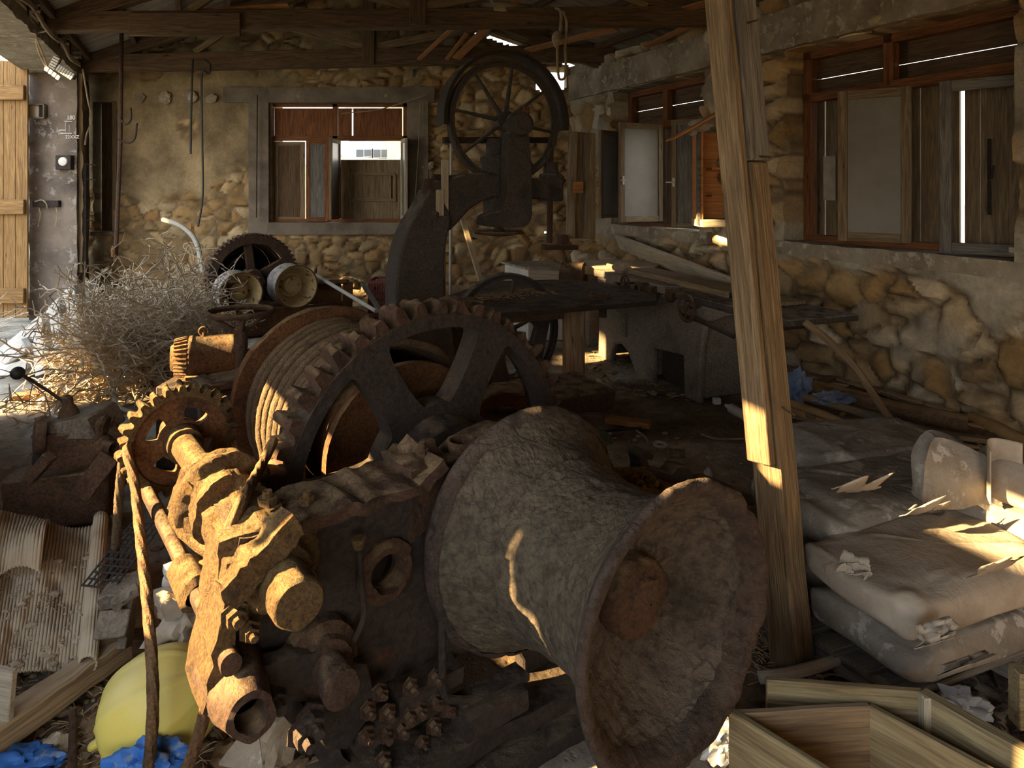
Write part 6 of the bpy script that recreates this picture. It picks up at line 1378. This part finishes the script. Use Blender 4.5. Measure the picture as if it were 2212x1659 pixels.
def litter(nm, n, region, mat, lab, cat, r0, r1, flat, seed):
    random.seed(seed); mb = MB()
    for k in range(n):
        q = region(); r = lerp(r0, r1, random.random()**3); z = fl(q[0], q[1])+r*.25+.012*max(0, fbm((q[0], q[1], 0), 11, 3))*sst(4.2, 2.5, q[1]); a = rnd(0, pi)
        mb.rock((q[0], q[1], z), r, k, flat, 1, .45, Matrix.Rotation(a, 3, 'Z')@Matrix.Rotation(rnd(-.5, .5), 3, 'X'), 2)
    tag(mb.build(nm, M[mat], smooth=False), lab, cat, None, 'stuff')
def reg(x0, x1, y0, y1):
    def f():
        p = G(rnd(x0, x1), rnd(y0, y1)); return p.x, p.y
    return f
litter('rubble_grit', 900, reg(-80, 760, 1080, 1690), 'rock_brown', 'brown grit and crumbs strewn over the floor at lower left', 'grit', .006, .03, (1.2, .9, .6), 1)
litter('pale_grit', 420, reg(-60, 760, 830, 1690), 'rock', 'pale stone crumbs strewn over the left of the floor', 'grit', .005, .028, (1.2, .9, .6), 2)
litter('wood_shavings', 500, reg(1270, 1540, 735, 862), 'chips', 'pale wood shavings under the planing machine', 'shavings', .008, .045, (1.6, .5, .18), 3)
litter('plaster_crumbs', 260, reg(1230, 1720, 930, 1100), 'rock', 'pale plaster crumbs on the dusty floor left of the post', 'crumbs', .005, .025, (1.2, .9, .5), 4)
litter('bark_litter', 700, reg(1640, 2230, 1380, 1680), 'rust_scale', 'dark bark and paper litter round the crates and pallet', 'litter', .008, .04, (1.5, .8, .3), 5)
litter('pile_litter', 420, reg(1700, 2230, 800, 985), 'chips', 'wood scraps and crumbs among the pipes by the right wall', 'litter', .006, .045, (2.2, .6, .25), 6)
random.seed(21); mb = MB()
for k in range(650):
    u, v = rnd(.02, .98), rnd(.15, .98)
    if fbm((u*3, v*3, 2), 1.4, 3) < -.08: continue
    p = cfn(u, v); mb.rock(p+V((0, 0, .006)), rnd(.002, .008)*(1+1.5*(random.random() > .9)), k, (1.2, 1, .6), 1, .4)
o = mb.build('dust_crumbs', M['rock'], cd, smooth=False); o['kind'] = 'stuff'
def fibre():
    mb = MB(); random.seed(31)
    for k in range(900):
        p = G(rnd(-40, 640), rnd(1300, 1680)) if k % 3 else G(rnd(1640, 1780), rnd(1380, 1480)); z = fl(p.x, p.y)+rnd(.01, .035); a = rnd(0, 2*pi); l = rnd(.02, .07); d = V((cos(a), sin(a), rnd(-.2, .3)))*l; c = V((p.x, p.y, z)); mb.tube([c, c+d*.5+V((rnd(-.01, .01), rnd(-.01, .01), .008)), c+d], .0016, 3, cap=False)
    tag(mb.build('fibre_litter', M['chips'], recalc=False), 'loose brown fibre and straw on the floor at lower left', 'fibre litter', None, 'stuff')
fibre()
# ================================================================ camera, sun, sky
cam = bpy.data.cameras.new('camera'); co = bpy.data.objects.new('camera', cam); COL.objects.link(co)
co.location = (0, 0, H); co.rotation_euler = (pi/2, 0, 0); cam.sensor_width = 36; cam.lens = 36*F/2212; cam.shift_y = -(829.5-CY)/2212; cam.clip_start = .02; cam.clip_end = 300
SC.camera = co
sun = bpy.data.lights.new('sun', 'SUN'); so = bpy.data.objects.new('sun', sun); COL.objects.link(so)
so.rotation_euler = SUND.to_track_quat('Z', 'Y').to_euler(); so.location = (-12, 0, 8)
sun.energy = 19; sun.color = (1, .68, .32); sun.angle = radians(.55)
w = bpy.data.worlds.new('sky'); SC.world = w; w.use_nodes = True; t = w.node_tree; bg = t.nodes['Background']
tc = t.nodes.new('ShaderNodeTexCoord'); sx = t.nodes.new('ShaderNodeSeparateXYZ'); rp = t.nodes.new('ShaderNodeValToRGB')
t.links.new(tc.outputs['Generated'], sx.inputs[0]); t.links.new(sx.outputs['Z'], rp.inputs[0]); t.links.new(rp.outputs[0], bg.inputs[0])
e = rp.color_ramp.elements; e[0].position = 0; e[0].color = (.98, .90, .78, 1); e[1].position = .7; e[1].color = (.62, .78, 1, 1)
bg.inputs['Strength'].default_value = 2.5
vs_ = SC.view_settings; vs_.view_transform = 'Standard'; vs_.look = 'None'; vs_.gamma = 1; vs_.use_curve_mapping = False; vs_.exposure = 1.5
cy = SC.cycles; cy.use_denoising = True; cy.max_bounces = 8; cy.diffuse_bounces = 5; cy.glossy_bounces = 3; cy.transparent_max_bounces = 8
cy.sample_clamp_indirect = 6; cy.caustics_reflective = False; cy.caustics_refractive = False
bpy.context.view_layer.update()
